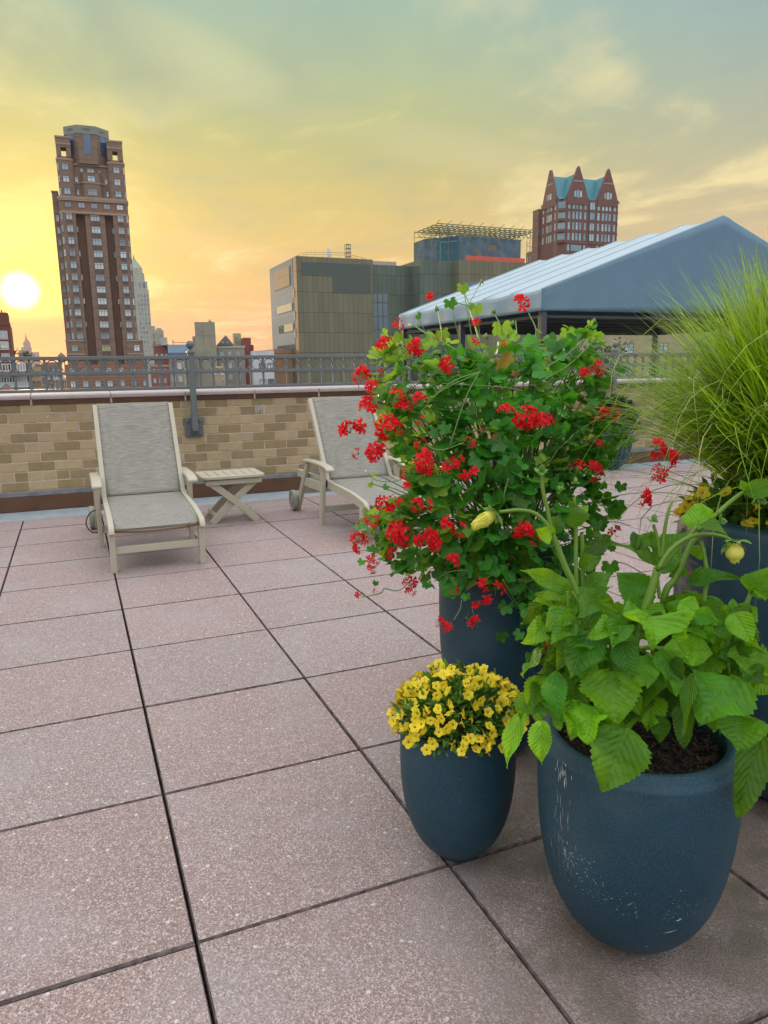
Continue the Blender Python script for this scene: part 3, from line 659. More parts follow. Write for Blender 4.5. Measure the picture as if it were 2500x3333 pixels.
def grid_leaf(width, nv=12, nu=6, serr=0.0, teeth=9, fold=0.15, curl=0.25, wave=0.0, shape='ovate', seed=0, tip=1.0):
    """leaf of unit length along +y; u across; folded along the midrib, curling down towards the tip"""
    r = random.Random(seed); V = []; U = []; ph = r.uniform(0, 6)
    for i in range(nv+1):
        v = i/nv
        if shape == 'ovate': wd = math.sin(PI*v**0.72)**0.85*(1-0.25*v) if 0 < v < 1 else 0
        elif shape == 'lance': wd = math.sin(PI*v**0.9)**1.1 if 0 < v < 1 else 0
        else: wd = math.sin(PI*v**0.55)**0.9 if 0 < v < 1 else 0
        t = (v*teeth) % 1.0
        s_ = 1 + serr*(t-0.45) * (1 if 0.06 < v < 0.97 else 0)
        for j in range(nu+1):
            u = -1+2*j/nu; e = s_ if abs(u) > 0.99 else 1.0
            x = u*wd*width*e; y = v - (0.03*serr*3 if abs(u) > .99 else 0)*t*0.3
            z = fold*abs(x) - curl*v*v + wave*math.sin(v*9+ph+u*1.3)*abs(u)*width + 0.02*math.sin(v*23+abs(u)*-5)*wd*width*1.2
            V.append((x, y, z)); U.append((0.5+0.5*u*min(1, wd*1.05), v))
    F = [(i*(nu+1)+j, i*(nu+1)+j+1, (i+1)*(nu+1)+j+1, (i+1)*(nu+1)+j) for i in range(nv) for j in range(nu)]
    return np.array(V), np.array(F), np.array(U)
def lobed_leaf(lobes=5, depth=0.28, seed=0, cup=0.18):
    """ivy-geranium leaf: rounded, lobed, stalk at the sinus (origin); spans about unit radius; fan of quads"""
    r = random.Random(seed); na = 26; rings = 3; V = []; U = []; a0, a1 = math.radians(-55), math.radians(235); ph = r.uniform(-.2, .2)
    for k in range(rings+1):
        s = k/rings
        for i in range(na+1):
            t = i/na; a = a0+(a1-a0)*t
            lob = abs(math.cos((t*lobes-0.5+ph*0)*PI))**0.7
            rad = (0.60+depth*lob + 0.035*math.sin(t*lobes*3*2*PI))*(1.0-0.22*abs(t-0.5)*2)*(1 + 0.2*math.cos((t-.5)*PI))
            rr = rad*s; x = math.cos(a)*rr; y = math.sin(a)*rr + 0.0
            z = cup*(rr**2)*(0.5+0.9*(lob-0.4)) + 0.05*math.sin(a*3+ph*9)*s
            V.append((x, y, z)); U.append((0.5+0.5*math.cos(a)*s, 0.5+0.5*math.sin(a)*s))
    F = [(k*(na+1)+i, (k+1)*(na+1)+i, (k+1)*(na+1)+i+1, k*(na+1)+i+1) for k in range(rings) for i in range(na)]
    return np.array(V), np.array(F), np.array(U)
def vein_extra(nv=8.0, amount=0.5, light=(0.25, 0.45, 0.1), slant=0.55, bump=0.5, crinkle=False):
    def ex(N, L, co, col, b):
        uv = N.new('ShaderNodeUVMap'); sp = N.new('ShaderNodeSeparateXYZ'); L.new(uv.outputs[0], sp.inputs[0])
        def m(op, a, c=None):
            q = N.new('ShaderNodeMath'); q.operation = op
            for i, v in enumerate((a, c)):
                if v is None: continue
                if isinstance(v, (int, float)): q.inputs[i].default_value = v
                else: L.new(v, q.inputs[i])
            return q.outputs[0]
        au = m('ABSOLUTE', m('SUBTRACT', sp.outputs[0], 0.5))
        wob = N.new('ShaderNodeTexNoise'); wob.inputs['Scale'].default_value = 26; wob.inputs['Detail'].default_value = 3; L.new(co, wob.inputs[0])
        t = m('ADD', m('SUBTRACT', m('MULTIPLY', sp.outputs[1], nv), m('MULTIPLY', au, nv*slant*1.6)), m('MULTIPLY', wob.outputs[0], 0.9))
        fr = m('ABSOLUTE', m('SUBTRACT', m('FRACT', t), 0.5))
        def mr(v, a, c):
            q = N.new('ShaderNodeMapRange'); q.interpolation_type = 'SMOOTHSTEP'; L.new(v, q.inputs[0]); q.inputs[1].default_value = a; q.inputs[2].default_value = c; return q.outputs[0]
        vein = m('MAXIMUM', m('MULTIPLY', mr(fr, 0.13, 0.0), 0.55), mr(au, 0.022, 0.004))
        q = N.new('ShaderNodeMixRGB'); L.new(m('MULTIPLY', vein, amount), q.inputs[0]); L.new(col, q.inputs[1]); q.inputs[2].default_value = (*light, 1)
        if crinkle:
            e2 = N.new('ShaderNodeMixRGB'); L.new(m('MULTIPLY', mr(au, 0.455, 0.5), 0.55), e2.inputs[0]); L.new(q.outputs[0], e2.inputs[1]); e2.inputs[2].default_value = (0.30, 0.46, 0.08, 1); q = e2  # pale rim: the lit-edge highlight is painted into the leaf colour
        if bump:
            h = m('ADD', m('MULTIPLY', fr, 1.0), m('MULTIPLY', mr(au, 0.0, 0.05), 0.6))
            if crinkle:
                cn = N.new('ShaderNodeTexNoise'); cn.inputs['Scale'].default_value = 75; cn.inputs['Detail'].default_value = 3; L.new(co, cn.inputs[0]); h = m('ADD', h, m('MULTIPLY', cn.outputs[0], 2.2))
            bp = N.new('ShaderNodeBump'); bp.inputs['Strength'].default_value = bump; bp.inputs['Distance'].default_value = 0.004; L.new(h, bp.inputs['Height']); L.new(bp.outputs[0], b.inputs['Normal'])
        return q.outputs[0]
    return ex
M_leafD = material('dahlia_leaf', (0.026, 0.140, 0.008), 0.40, 0.28, 12, island=0.55, translucent=0.33, tcol=(0.38, 0.66, 0.010), hue_to=(0.125, 0.30, 0.010), extra=vein_extra(8, 0.22, (0.12, 0.30, 0.04), 0.55, 0.6, True), spec=0.28)
M_stemD = material('dahlia_stem', (0.13, 0.25, 0.018), 0.42, 0.12, 12, translucent=0.12)
M_leafG = material('geranium_leaf', (0.042, 0.215, 0.024), 0.45, 0.2, 14, island=0.45, translucent=0.30, tcol=(0.12, 0.45, 0.02), hue_to=(0.045, 0.20, 0.016), extra=vein_extra(5, 0.12, (0.16, 0.34, 0.10), 0.2, 0.25), spec=0.4)
M_leafG2 = material('geranium_leaf_young', (0.11, 0.26, 0.025), 0.48, 0.2, 14, island=0.30, translucent=0.42, tcol=(0.36, 0.60, 0.04), hue_to=(0.17, 0.31, 0.03), spec=0.4)
M_leafY = material('withered_leaf', (0.45, 0.30, 0.03), 0.6, 0.5, 20, island=0.4, translucent=0.3, hue_to=(0.20, 0.09, 0.03))
M_stemG = material('geranium_stem', (0.12, 0.24, 0.05), 0.5, 0.2, 12, island=0.3)
M_red = material('geranium_petal', (0.80, 0.018, 0.022), 0.55, 0.12, 30, island=0.22, translucent=0.34, tcol=(0.95, 0.03, 0.02), hue_to=(0.58, 0.006, 0.022), spec=0.2)
M_redd = material('geranium_bud', (0.34, 0.01, 0.03), 0.55, 0.2, 30, island=0.3)

# ================================================================== geranium
def catm(a, b, bulge, n=9):
    a = np.array(a, float); b = np.array(b, float); t = np.linspace(0, 1, n)[:, None]; m = (a+b)/2+np.array(bulge, float)
    return (1-t)**2*a+2*t*(1-t)*m+t*t*b
G_C = np.array([P_TALL[0], P_TALL[1], 0.80]); DG = axis_depth(G_C)
def Z21(a, b): return 1100+a*.6028, 850+b*.6028
def Z22(a, b): return 1100+a*.6028, 1500+b*.6028
def Z23(a, b): return 1500+a*.6028, 1400+b*.6028
OUT = [(1225,1150),(1290,1085),(1330,1130),(1390,1110),(1480,1110),(1560,1130),(1620,1130),(1700,1120),(1760,1100),(1840,1080),(1900,1060),(1955,1080),(1950,1140),(1945,1200),(1965,1290),(1970,1340),(2030,1390),(2055,1415),(2035,1460),(1970,1490),(1960,1560),(1970,1600),(2010,1640),(1990,1680),(1940,1720),(1960,1790),(1930,1850),(1890,1900),(1850,2000),(1800,2110),(1740,2110),(1720,2030),(1700,1960),(1640,1920),(1560,1900),(1480,1915),(1430,1920),(1380,1900),(1340,1870),(1260,1850),(1215,1800),(1190,1720),(1180,1670),(1270,1640),(1300,1590),(1340,1560),(1310,1500),(1260,1440),(1235,1380),(1270,1340),(1215,1290),(1215,1220)]
def inside(x, y, P):
    c = False; j = len(P)-1
    for i in range(len(P)):
        xi, yi = P[i]; xj, yj = P[j]
        if (yi > y) != (yj > y) and x < (xj-xi)*(y-yi)/(yj-yi)+xi: c = not c
        j = i
    return c
GCX, GCY = 1605.0, 1500.0
def g_depth(x, y, s=1.0):
    """depth of the bush's front skin at (x, y) of the view: half an ellipsoid about the pot"""
    q = ((x-GCX)/430.0)**2+((y-GCY)/560.0)**2
    return DG - s*0.34*math.sqrt(max(0.0, 1-q))
ger = empty('red_geranium', (P_TALL[0], P_TALL[1], 0.57)); GI = Matrix.Translation((-P_TALL[0], -P_TALL[1], -0.57))
tag(ger, 'big bushy geranium with red flower heads and trailing stems in the tall planter', 'geranium')
LT = [lobed_leaf(5, 0.26, 1, 0.16), lobed_leaf(5, 0.34, 2, 0.28), lobed_leaf(7, 0.22, 3, 0.10), lobed_leaf(5, 0.30, 4, -0.12)]
lv = Leaves(); stem = MB()
rg = random.Random(21)
heart = np.array([P_TALL[0], P_TALL[1], 0.62])
def leaf_at(p, out, sc, mi, jit=0.75):
    n = np.array(out)/np.linalg.norm(out)*0.9 + np.array((0, 0, 0.75)) + np.array([rg.uniform(-jit, jit) for _ in range(3)])
    y = np.array((rg.uniform(-1, 1), rg.uniform(-1, 1), rg.uniform(-.9, .3)))+0.6*np.array(out)/np.linalg.norm(out)
    lv.add(LT[rg.randrange(4)], frame_from(y, n), p, sc, mi)
cnt = 0
while cnt < 1300:
    x = rg.uniform(1180, 2060); y = rg.uniform(1040, 2130)
    if not inside(x, y, OUT): continue
    u = rg.random(); dfront = g_depth(x, y)
    back = 2*DG-dfront
    low = y > 1900
    if low: d = DG-0.24+rg.uniform(-.02, .05)
    elif u < 0.66: d = dfront+rg.uniform(-0.01, 0.10)
    else: d = dfront+(back-dfront)*rg.random()
    p = at(x, y, d); out = p-(heart+np.array((0, 0, .12)))
    edge = (abs(x-1600)/430)**2+((y-1500)/560)**2
    young = rg.random() < (0.14 + 0.60*max(0, min(1, (1560-x)/320))*min(1, edge+.1) + (0.25 if y < 1150 else 0))
    leaf_at(p, out, rg.uniform(0.020, 0.043), 1 if young else 0); cnt += 1
    if rg.random() < 0.34:
        q = heart+(p-heart)*0.45+np.array((rg.uniform(-.05, .05), rg.uniform(-.05, .05), rg.uniform(-.02, .06)))
        stem.tube(catm(q, p, (0, 0, rg.uniform(0, .05)), 7), np.linspace(.0018, .0010, 7), 5)
# named leaves and seed heads above the crown, and trailing leaves at the left
for (a, b, s, f) in [((675), 135, 46, 1), (605, 215, 44, 0), (432, 292, 28, 0), (745, 245, 50, 1), (885, 350, 60, 1), (1080, 370, 34, 1), (960, 400, 36, 1), (1180, 430, 70, 0), (1240, 380, 50, 1), (1330, 372, 50, 1), (1400, 400, 40, 1), (1365, 325, 28, 1), (330, 400, 40, 1), (245, 390, 40, 1), (355, 485, 34, 1), (560, 385, 46, 1), (325, 560, 38, 0), (1060, 495, 62, 0), (1110, 590, 60, 0), (815, 585, 60, 0), (1390, 530, 40, 1), (905, 1110, 80, 0), (880, 975, 56, 0), (1105, 780, 58, 0), (585, 890, 46, 0), (735, 790, 36, 0), (1480, 540, 34, 1), (1530, 575, 36, 0), (1520, 920, 60, 0), (175, 1200, 24, 1), (262, 1215, 24, 0), (195, 1150, 20, 1), (1210, 890, 50, 0), (500, 830, 40, 1), (790, 560, 50, 0)]:
    x, y = Z21(a, b); p = at(x, y, g_depth(x, y)-0.03)
    n = -ray(x, y)+np.array([rg.uniform(-.5, .5), rg.uniform(-.5, .5), rg.uniform(0, .8)]); yv = np.array((rg.uniform(-.6, .6), 0.2, rg.uniform(-1, -.2)))
    lv.add(LT[rg.randrange(3)], frame_from(yv, n), p, s*.6028/F_PX*DG*0.95, f)
    q = heart+(p-heart)*0.5; stem.tube(catm(q, p, (0, 0, .03), 8), np.linspace(.0022, .0012, 8), 5)
for (a, b, s) in [(880, 935, 40), (1030, 855, 60), (985, 930, 36), (1160, 905, 34), (910, 780, 44), (1040, 1040, 46), (1500, 250, 70), (1400, 330, 40), (1470, 560, 60), (1530, 130, 40), (480, 660, 34), (205, 655, 22), (130, 540, 26), (1590, 640, 44), (690, 725, 30), (1480, 460, 34)]:
    x, y = Z22(a, b); p = at(x, y, g_depth(x, y)-0.02 if y < 1900 else DG-0.235)
    n = -ray(x, y)+np.array([rg.uniform(-.4, .4), rg.uniform(-.4, .4), rg.uniform(0, .5)])
    lv.add(LT[rg.randrange(3)], frame_from((rg.uniform(-.5, .5), .1, -1), n), p, s*.6028/F_PX*DG, 0)
x, y = Z21(885, 530); lv.add(LT[1], frame_from((.5, .2, -.7), -ray(x, y)+np.array((0, 0, .6))), at(x, y, g_depth(x, y)-.03), .034, 2)
x, y = Z21(960, 600); lv.add(LT[3], frame_from((.1, .2, -1), -ray(x, y)), at(x, y, g_depth(x, y)-.02), .014, 2)
# trailing and arching stems
for (pts, r) in [([(690, 185), (745, 360), (775, 480)], .0026), ([(775, 110), (708, 230)], .0012), ([(632, 220), (700, 240)], .0014), ([(540, 270), (560, 390), (550, 440)], .0015), ([(425, 320), (430, 360), (520, 420)], .0015), ([(280, 490), (380, 520), (540, 580)], .0017), ([(300, 430), (380, 460)], .0014), ([(1030, 280), (1070, 370), (1050, 450)], .0016), ([(380, 340), (430, 360), (640, 480)], .0015), ([(770, 590), (690, 740), (600, 1010)], .002), ([(770, 600), (560, 700), (440, 820)], .0018), ([(760, 600), (640, 640), (520, 720)], .0018), ([(1380, 430), (1260, 550), (1120, 640)], .0018), ([(1330, 420), (1240, 500), (1130, 570)], .0016), ([(840, 275), (870, 330), (900, 400)], .0014), ([(960, 320), (968, 400)], .0011), ([(150, 1130), (200, 1180), (300, 1190), (380, 1160)], .0013), ([(560, 660), (880, 680), (1000, 700)], .0014), ([(480, 1000), (560, 1020), (680, 980)], .0014)]:
    P = [at(*Z21(a, b), g_depth(*Z21(a, b))-0.035) for a, b in pts]; stem.tube(curve(P, 14), r, 6)
for (pts, r) in [([(130, 735), (230, 715), (250, 690), (330, 700), (400, 640)], .0016), ([(890, 640), (960, 760), (1005, 830)], .002), ([(900, 690), (970, 800)], .0014), ([(1010, 640), (1010, 750)], .0012), ([(1060, 920), (1110, 980)], .0012), ([(625, 860), (660, 800), (668, 750)], .0011), ([(725, 800), (735, 835)], .0011), ([(690, 700), (770, 650), (860, 600)], .0014), ([(520, 650), (600, 600), (700, 590)], .0015), ([(920, 95), (890, 210)], .0018), ([(1650, 610), (1560, 560), (1480, 540)], .0014), ([(1580, 350), (1500, 330), (1420, 340)], .0013)]:
    P = [at(*Z22(a, b), (g_depth(*Z22(a, b))-0.03) if Z22(a, b)[1] < 1930 else DG-0.235) for a, b in pts]; stem.tube(curve(P, 14), r, 6)
under(lv.build('foliage', [M_leafG, M_leafG2, M_leafY], ger), GI)
# main woody stems
for k in range(26):
    a = rg.uniform(0, 2*PI); e = heart+np.array((0.36*math.cos(a)*rg.uniform(.4, 1), 0.30*math.sin(a)*rg.uniform(.4, 1), rg.uniform(.0, .5)))
    stem.tube(catm(heart+np.array((.05*math.cos(a), .05*math.sin(a), -.05)), e, (0, 0, .1), 10), np.linspace(.005, .002, 10), 6)
under(stem.build('stems', M_stemG, ger, smooth=True), GI)
# flower heads
def petal(w_=0.5, l=1.0):
    V = []; U = []
    for i, (v, hw, z) in enumerate([(0.05, .06, 0), (0.35, .20, .04), (0.65, .36, .06), (0.88, .34, .02), (1.0, .16, -.04)]):
        for u in (-1, 0, 1): V.append((u*hw*w_*2, v*l, z+0.05*abs(u))); U.append((.5+.5*u, v))
    F = [(i*3+j, i*3+j+1, (i+1)*3+j+1, (i+1)*3+j) for i in range(4) for j in range(2)]
    return np.array(V), np.array(F), np.array(U)
PT = petal(0.37)
def flower_head(seed, nf, spread=1.0):
    r = random.Random(seed); L_ = Leaves(); st = MB()
    for k in range(nf):
        a = r.uniform(0, 2*PI); e = math.acos(1-r.random()*1.15*spread)
        d = np.array((math.sin(e)*math.cos(a), math.sin(e)*math.sin(a), math.cos(e))); c = d*r.uniform(.55, .85)
        X = frame_from(d+0.001, (r.uniform(-1, 1), r.uniform(-1, 1), r.uniform(-1, 1)))
        nrm = X[:, 1]; t1 = X[:, 0]; t2 = X[:, 2]; s = r.uniform(.46, .64)
        for q in range(5):
            b = (q/5*2*PI+r.uniform(-.22, .22)); dirv = t1*math.cos(b)+t2*math.sin(b)+nrm*r.uniform(-.05, .45)
            L_.add(PT, frame_from(dirv, nrm+0.3*np.array((r.uniform(-1, 1), r.uniform(-1, 1), 0))), c, s*(0.85 if q in (0, 1) else 1.05))
        st.tube(catm((0, 0, -.35), c-d*.05, (0, 0, .1), 5), .02, 4)
    for k in range(r.randint(2, 5)):
        a = r.uniform(0, 2*PI); d = np.array((math.cos(a), math.sin(a), r.uniform(-.3, .6))); c = d*.5
        st.tube(catm((0, 0, -.3), c, (0, 0, .1), 5), .018, 4, 0); st.tube([c, c+d*.12, c+d*.24], [.02, .055, .015], 5, 1)
    return L_, st
HEADS = [flower_head(31+i, n, s) for i, (n, s) in enumerate([(9, 1), (7, .9), (11, 1.1), (6, .8), (8, 1), (5, .7), (3, .6), (12, 1.2)])]
head_meshes = []
for L_, st in HEADS:
    o = L_.build('flower_head', [M_red, M_stemG, M_redd], ger); me = o.data
    so = st.build('tmp', [M_stemG, M_redd])
    b2 = bpy.data.meshes.new('flower_head'); import bmesh
    bm_ = bmesh.new(); bm_.from_mesh(me); nf0 = len(bm_.faces); bm_.from_mesh(so.data); bm_.faces.ensure_lookup_table()
    for f_ in bm_.faces[nf0:]: f_.material_index += 1; f_.smooth = True
    bm_.to_mesh(b2); bm_.free()
    for m_ in (M_red, M_stemG, M_redd): b2.materials.append(m_)
    bpy.data.objects.remove(o); bpy.data.objects.remove(so); head_meshes.append(b2)
FL21 = [(505,193,34,1),(990,228,56,0),(320,350,42,3),(250,452,56,0),(425,470,60,2),(600,562,62,0),(745,335,34,5),(750,440,32,6),(525,415,14,6),(572,415,12,6),(905,462,22,6),(140,622,66,2),(190,690,55,0),(240,600,30,5),(165,792,66,2),(318,742,60,0),(430,757,56,1),(360,792,46,4),(270,892,78,7),(330,912,40,3),(55,917,60,2),(130,890,56,0),(455,866,36,5),(445,985,40,5),(210,1032,66,7),(105,1040,36,5),(480,1082,76,7),(580,1120,42,5),(642,1092,46,3),(690,1142,44,6),(745,1145,40,6),(710,982,42,5),(775,930,24,6),(905,816,56,0),(1015,850,74,7),(1100,872,66,0),(1340,605,44,1),(1400,590,52,4),(1410,815,50,0),(1480,825,50,4),(1300,1130,62,1),(1380,1130,62,0),(1485,690,26,5),(370,1150,36,5),(375,1225,38,1),(835,945,20,6),(1410,980,26,6)]
FL22 = [(245,225,56,0),(300,230,52,3),(430,245,48,4),(480,232,40,3),(145,340,42,5),(200,330,40,5),(110,430,50,2),(110,470,40,0),(330,390,76,7),(360,430,50,0),(480,420,70,2),(520,440,58,0),(600,340,56,1),(655,368,50,3),(960,370,56,1),(1020,370,60,0),(1060,425,38,5),(290,505,40,4),(190,545,44,4),(190,580,36,5),(616,540,54,1),(385,660,50,4),(395,700,36,5),(118,718,28,6),(210,705,20,6),(790,660,44,6),(855,690,46,6),(802,735,44,6),(742,775,30,6),(550,870,36,5),(600,890,40,6),(698,850,40,6),(750,872,40,6),(1135,1000,36,5),(630,700,30,5)]
FL23 = [(1060,100,58,2),(1120,150,58,0),(1160,140,44,5),(1070,220,50,4),(1065,270,44,5),(985,355,54,0),(1000,390,36,3),(830,545,42,3),(1220,760,18,6),(345,520,10,6)]
for (lst, Zf) in ((FL21, Z21), (FL22, Z22), (FL23, Z23)):
    for a, b, s, h in lst:
        x, y = Zf(a, b); d = (g_depth(x, y)-0.05) if y < 1960 else DG-0.25
        if Zf is Z23 and x > 2040: d = DG-0.52
        p = at(x, y, d); out = (p-heart-np.array((0, 0, .1))); out /= np.linalg.norm(out)
        tow = -ray(x, y)/np.linalg.norm(ray(x, y)); n = out*0.8+tow*0.55+np.array((rg.uniform(-.3, .3), rg.uniform(-.3, .3), rg.uniform(-.1, .4)))
        o = bpy.data.objects.new('flower_head', head_meshes[h]); COL.objects.link(o); o.parent = ger; o.matrix_parent_inverse = GI
        X = frame_from((rg.uniform(-1, 1), rg.uniform(-1, 1), rg.uniform(-1, 1)), n)
        sc = s*.6028/F_PX*d*(0.96 if h != 6 else 1.1)
        o.matrix_basis = Matrix.Translation(tuple(p)) @ Matrix(tuple(map(tuple, X*sc))).to_4x4()
# green seed heads
for a, b, Zf, s in [(775, 108, Z21, 22), (533, 250, Z21, 22), (840, 265, Z21, 24), (945, 330, Z21, 20), (1385, 320, Z21, 24), (1378, 430, Z21, 22), (850, 770, Z21, 24), (800, 400, Z21, 24), (235, 545, Z21, 18), (425, 560, Z22, 26), (980, 960, Z22, 20), (640, 1190, Z21, 18)]:
    mb = MB(); x, y = Zf(a, b); d = g_depth(x, y)-.05; c = at(x, y, d); k_ = s*.6028/F_PX*d
    for q in range(8):
        an = q*PI/4+rg.random(); dv = np.array((math.cos(an)*.5, math.sin(an)*.5, rg.uniform(-1.2, -.5))); mb.tube([c+np.array((0, 0, .5))*k_, c+dv*k_*.6+np.array((0, 0, .3))*k_, c+dv*k_], [.0012, .0022, .0008], 5)
    under(mb.build('seed_head', M_stemG, ger, smooth=True), GI)

# ================================================================== dahlia
dah = empty('dahlia_plant', (P_BIG[0], P_BIG[1], 0.42)); DI = Matrix.Translation((-P_BIG[0], -P_BIG[1], -0.42))
tag(dah, 'broad leaved dahlia with nodding yellow buds growing in the scuffed planter', 'dahlia')
DD = axis_depth((P_BIG[0], P_BIG[1], 0.6))
lv = Leaves(); stem = MB(); rd = random.Random(4)
def wleaf(b, t, wpx, Zf=Z23, off=0.0, toff=0.0, roll=0.0, curl=0.12, serr=0.15, fold=0.30, mi=0, seed=None, shape='ovate', wave=0.22):
    pb = at(*Zf(*b), DD+off); pt = at(*Zf(*t), DD+off+toff)
    l = np.linalg.norm(pt-pb); wd = wpx*.6028/F_PX*DD/2/l
    if Zf is not Z23: wd = wpx/F_PX*DD/2/l
    roll = roll*0.65+rd.gauss(0, .28); fold = rd.uniform(.10, .62); curl = rd.uniform(.04, .42); tpl = grid_leaf(wd*1.18, 52, 8, serr*rd.uniform(.7, 1.15), rd.choice((12, 13, 14)), fold, curl, wave*rd.uniform(.6, 1.6), shape, seed if seed is not None else rd.randrange(999))
    v = pt-pb; n = -(pb-EYE)/np.linalg.norm(pb-EYE)+np.array((0, 0, .35))
    X = frame_from(v, n); c, s = math.cos(roll), math.sin(roll)
    X = X @ np.array([[c, 0, s], [0, 1, 0], [-s, 0, c]])
    # keep the tip on target though the blade curls
    V = tpl[0].copy(); V[:, 2] += curl*V[:, 1]; V[:, 0] += rd.gauss(0, .06)*np.sin(PI*V[:, 1])
    lv.add((V, tpl[1], tpl[2]), X, pb, l, mi)
S = lambda x, y: (x, y)
LV = [((600,880),(320,758),110,-.02,-.05,.2),((600,865),(398,885),84,-.03,-.04,-.3),((965,985),(832,765),200,.02,.03,.1),((1000,1015),(1052,1168),300,-.13,-.05,-.15),((720,945),(815,1162),165,-.08,-.05,.2),((585,960),(466,1162),125,-.06,-.05,.5),((600,870),(780,930),85,-.02,.0,-.5),
 ((690,1080),(590,1335),195,-.13,-.05,.25),((590,1195),(415,1310),120,-.06,-.06,-.5),((450,1325),(415,1592),165,-.10,-.04,-.15),((505,1300),(560,1575),115,-.14,-.03,.2),((800,1300),(842,1600),265,-.15,-.05,-.1),((960,1370),(885,1585),200,-.09,-.04,.1),((880,1140),(926,1350),120,-.16,-.03,.35),((1080,1185),(1165,1432),110,-.13,-.02,-.5),
 ((1185,1180),(1365,1205),165,-.05,-.02,-.4),((1455,1335),(1288,1588),285,-.13,-.06,.12),((1520,1170),(1565,1338),165,-.10,-.06,.1),((1240,1310),(1200,1655),75,-.16,-.04,1.0),((1480,1135),(1470,912),125,-.02,.02,.1),((1560,875),(1690,735),150,-.08,-.03,-.2),((1600,870),(1640,915),90,-.08,-.05,.3),
 ((1225,825),(1505,800),95,-.02,-.05,-.5),((1060,745),(805,608),120,.03,.02,.5),((1085,770),(1238,545),150,.04,.05,.25),((1230,780),(1110,800),110,.04,.03,.1),((1262,540),(1302,392),150,-.02,.02,.0),((1275,520),(1440,572),92,-.05,-.04,-.6),((1525,335),(1760,290),95,-.04,-.02,.4),((1535,320),(1512,268),46,-.05,0,.2),
 ((500,565),(400,535),90,-.04,-.02,.2),((497,560),(532,460),88,-.01,.02,-.2),((622,525),(590,385),110,-.02,.0,.2),((630,520),(690,400),70,-.01,.01,-.6),((650,715),(818,565),80,.02,.02,.6),((640,745),(760,690),90,.0,.0,-.2),((690,870),(812,770),110,.0,.0,.3),((715,915),(822,845),60,-.04,-.02,-.4),
 ((620,980),(500,900),110,.0,-.02,.3),((520,960),(370,955),100,-.02,-.03,.2),((500,1010),(400,1045),80,-.05,-.03,-.3),((980,1000),(880,990),150,-.08,-.04,.4),((1075,1180),(1180,1060),120,.02,0,.2),((1140,980),(1250,970),120,.0,-.02,.4),((1120,900),(1210,990),110,.03,.0,.3),((1190,870),(1340,1090),150,.06,0,.3),((1330,900),(1390,1030),110,.04,0,-.3),((1440,1130),(1392,1060),90,.0,-.02,.2),((1570,1330),(1700,1430),150,-.08,-.05,.2),
 ((1500,1560),(1400,1640),150,-.05,-.02,.4),((760,1530),(690,1640),150,-.08,-.04,.2),((640,1480),(620,1600),110,-.02,-.02,.4),((1140,1380),(1210,1480),150,.0,-.03,.2),((560,1090),(530,1200),100,-.06,-.02,-.6),((430,1440),(330,1520),70,-.03,-.03,.3),((700,1200),(640,1390),180,-.05,-.04,.1),((760,1210),(820,1380),160,-.04,-.03,.2),((1000,1250),(1060,1380),150,.0,-.04,.2),((940,640),(1040,560),70,.05,.03,.3),((960,640),(930,545),60,.05,.04,-.4),((1050,640),(1030,545),70,.05,.03,.2),((1110,660),(1060,600),60,.04,.02,.3),((1270,620),(1300,700),90,.06,.0,.5),((1350,1060),(1370,1160),40,-.06,-.02,.2)]
for b, t, w_, o_, to, ro in LV: wleaf(b, t, w_, off=o_, toff=to, roll=ro)
for b, t, w_, o_, to, ro in [((2044,2366),(1958,2578),150,-.19,-.02,-.1),((1706,2318),(1650,2500),56,-.12,-.05,.5),((1768,2345),(1764,2488),68,-.17,-.02,.1),((1962,2312),(1935,2428),104,-.16,-.03,.2),((2410,2330),(2398,2448),140,-.16,-.04,.1),((2482,2390),(2400,2666),100,-.15,-.02,-.5),((1720,2260),(1700,2350),60,-.1,-.03,.2),((2130,2330),(2150,2420),60,-.1,-.02,.6),((2330,2320),(2320,2380),60,-.1,-.02,.3),((1885,2285),(1862,2408),98,-.15,-.03,.1),((1930,2300),(1905,2420),104,-.17,-.03,-.2),((2010,2250),(2040,2400),110,-.08,-.03,.2),((2245,2290),(2228,2440),70,-.14,-.02,.8),((1830,2270),(1812,2372),84,-.14,-.03,.2),((2120,2260),(2110,2380),96,-.08,-.03,-.2)]:
    wleaf(b, t, w_, S, off=o_, toff=to, roll=ro)
for b, t, w_, o_, to, ro in [((700,1330),(610,1530),190,-.10,-.05,.2),((860,1250),(760,1420),200,-.08,-.05,-.2),((1010,1300),(1000,1500),180,-.05,-.05,.2),((560,1250),(470,1450),170,-.08,-.05,-.2),((1180,1270),(1130,1450),170,-.02,-.04,.2),((1330,1180),(1270,1370),190,-.03,-.04,-.1),((1380,1260),(1480,1370),170,-.04,-.05,.2),((640,1030),(520,1110),160,-.05,-.05,.2),((780,1060),(900,1140),180,-.07,-.05,-.2),((760,1180),(670,1290),170,-.09,-.05,.2),((1240,1040),(1330,1130),160,.0,-.04,.1),((900,900),(1010,830),150,.05,.03,.1),((1580,1250),(1690,1330),170,-.06,-.05,.1),((430,1180),(330,1330),110,-.03,-.05,.2),((980,1380),(960,1575),190,-.10,-.04,.1),((1095,1380),(1130,1545),150,-.06,-.03,-.2),((820,1420),(790,1595),170,-.12,-.03,.1),((680,1450),(640,1610),140,-.10,-.03,-.1),((560,1400),(500,1600),120,-.1,-.03,.3)]:
    wleaf(b, t, w_, off=o_, toff=to, roll=ro)
k_ = 0
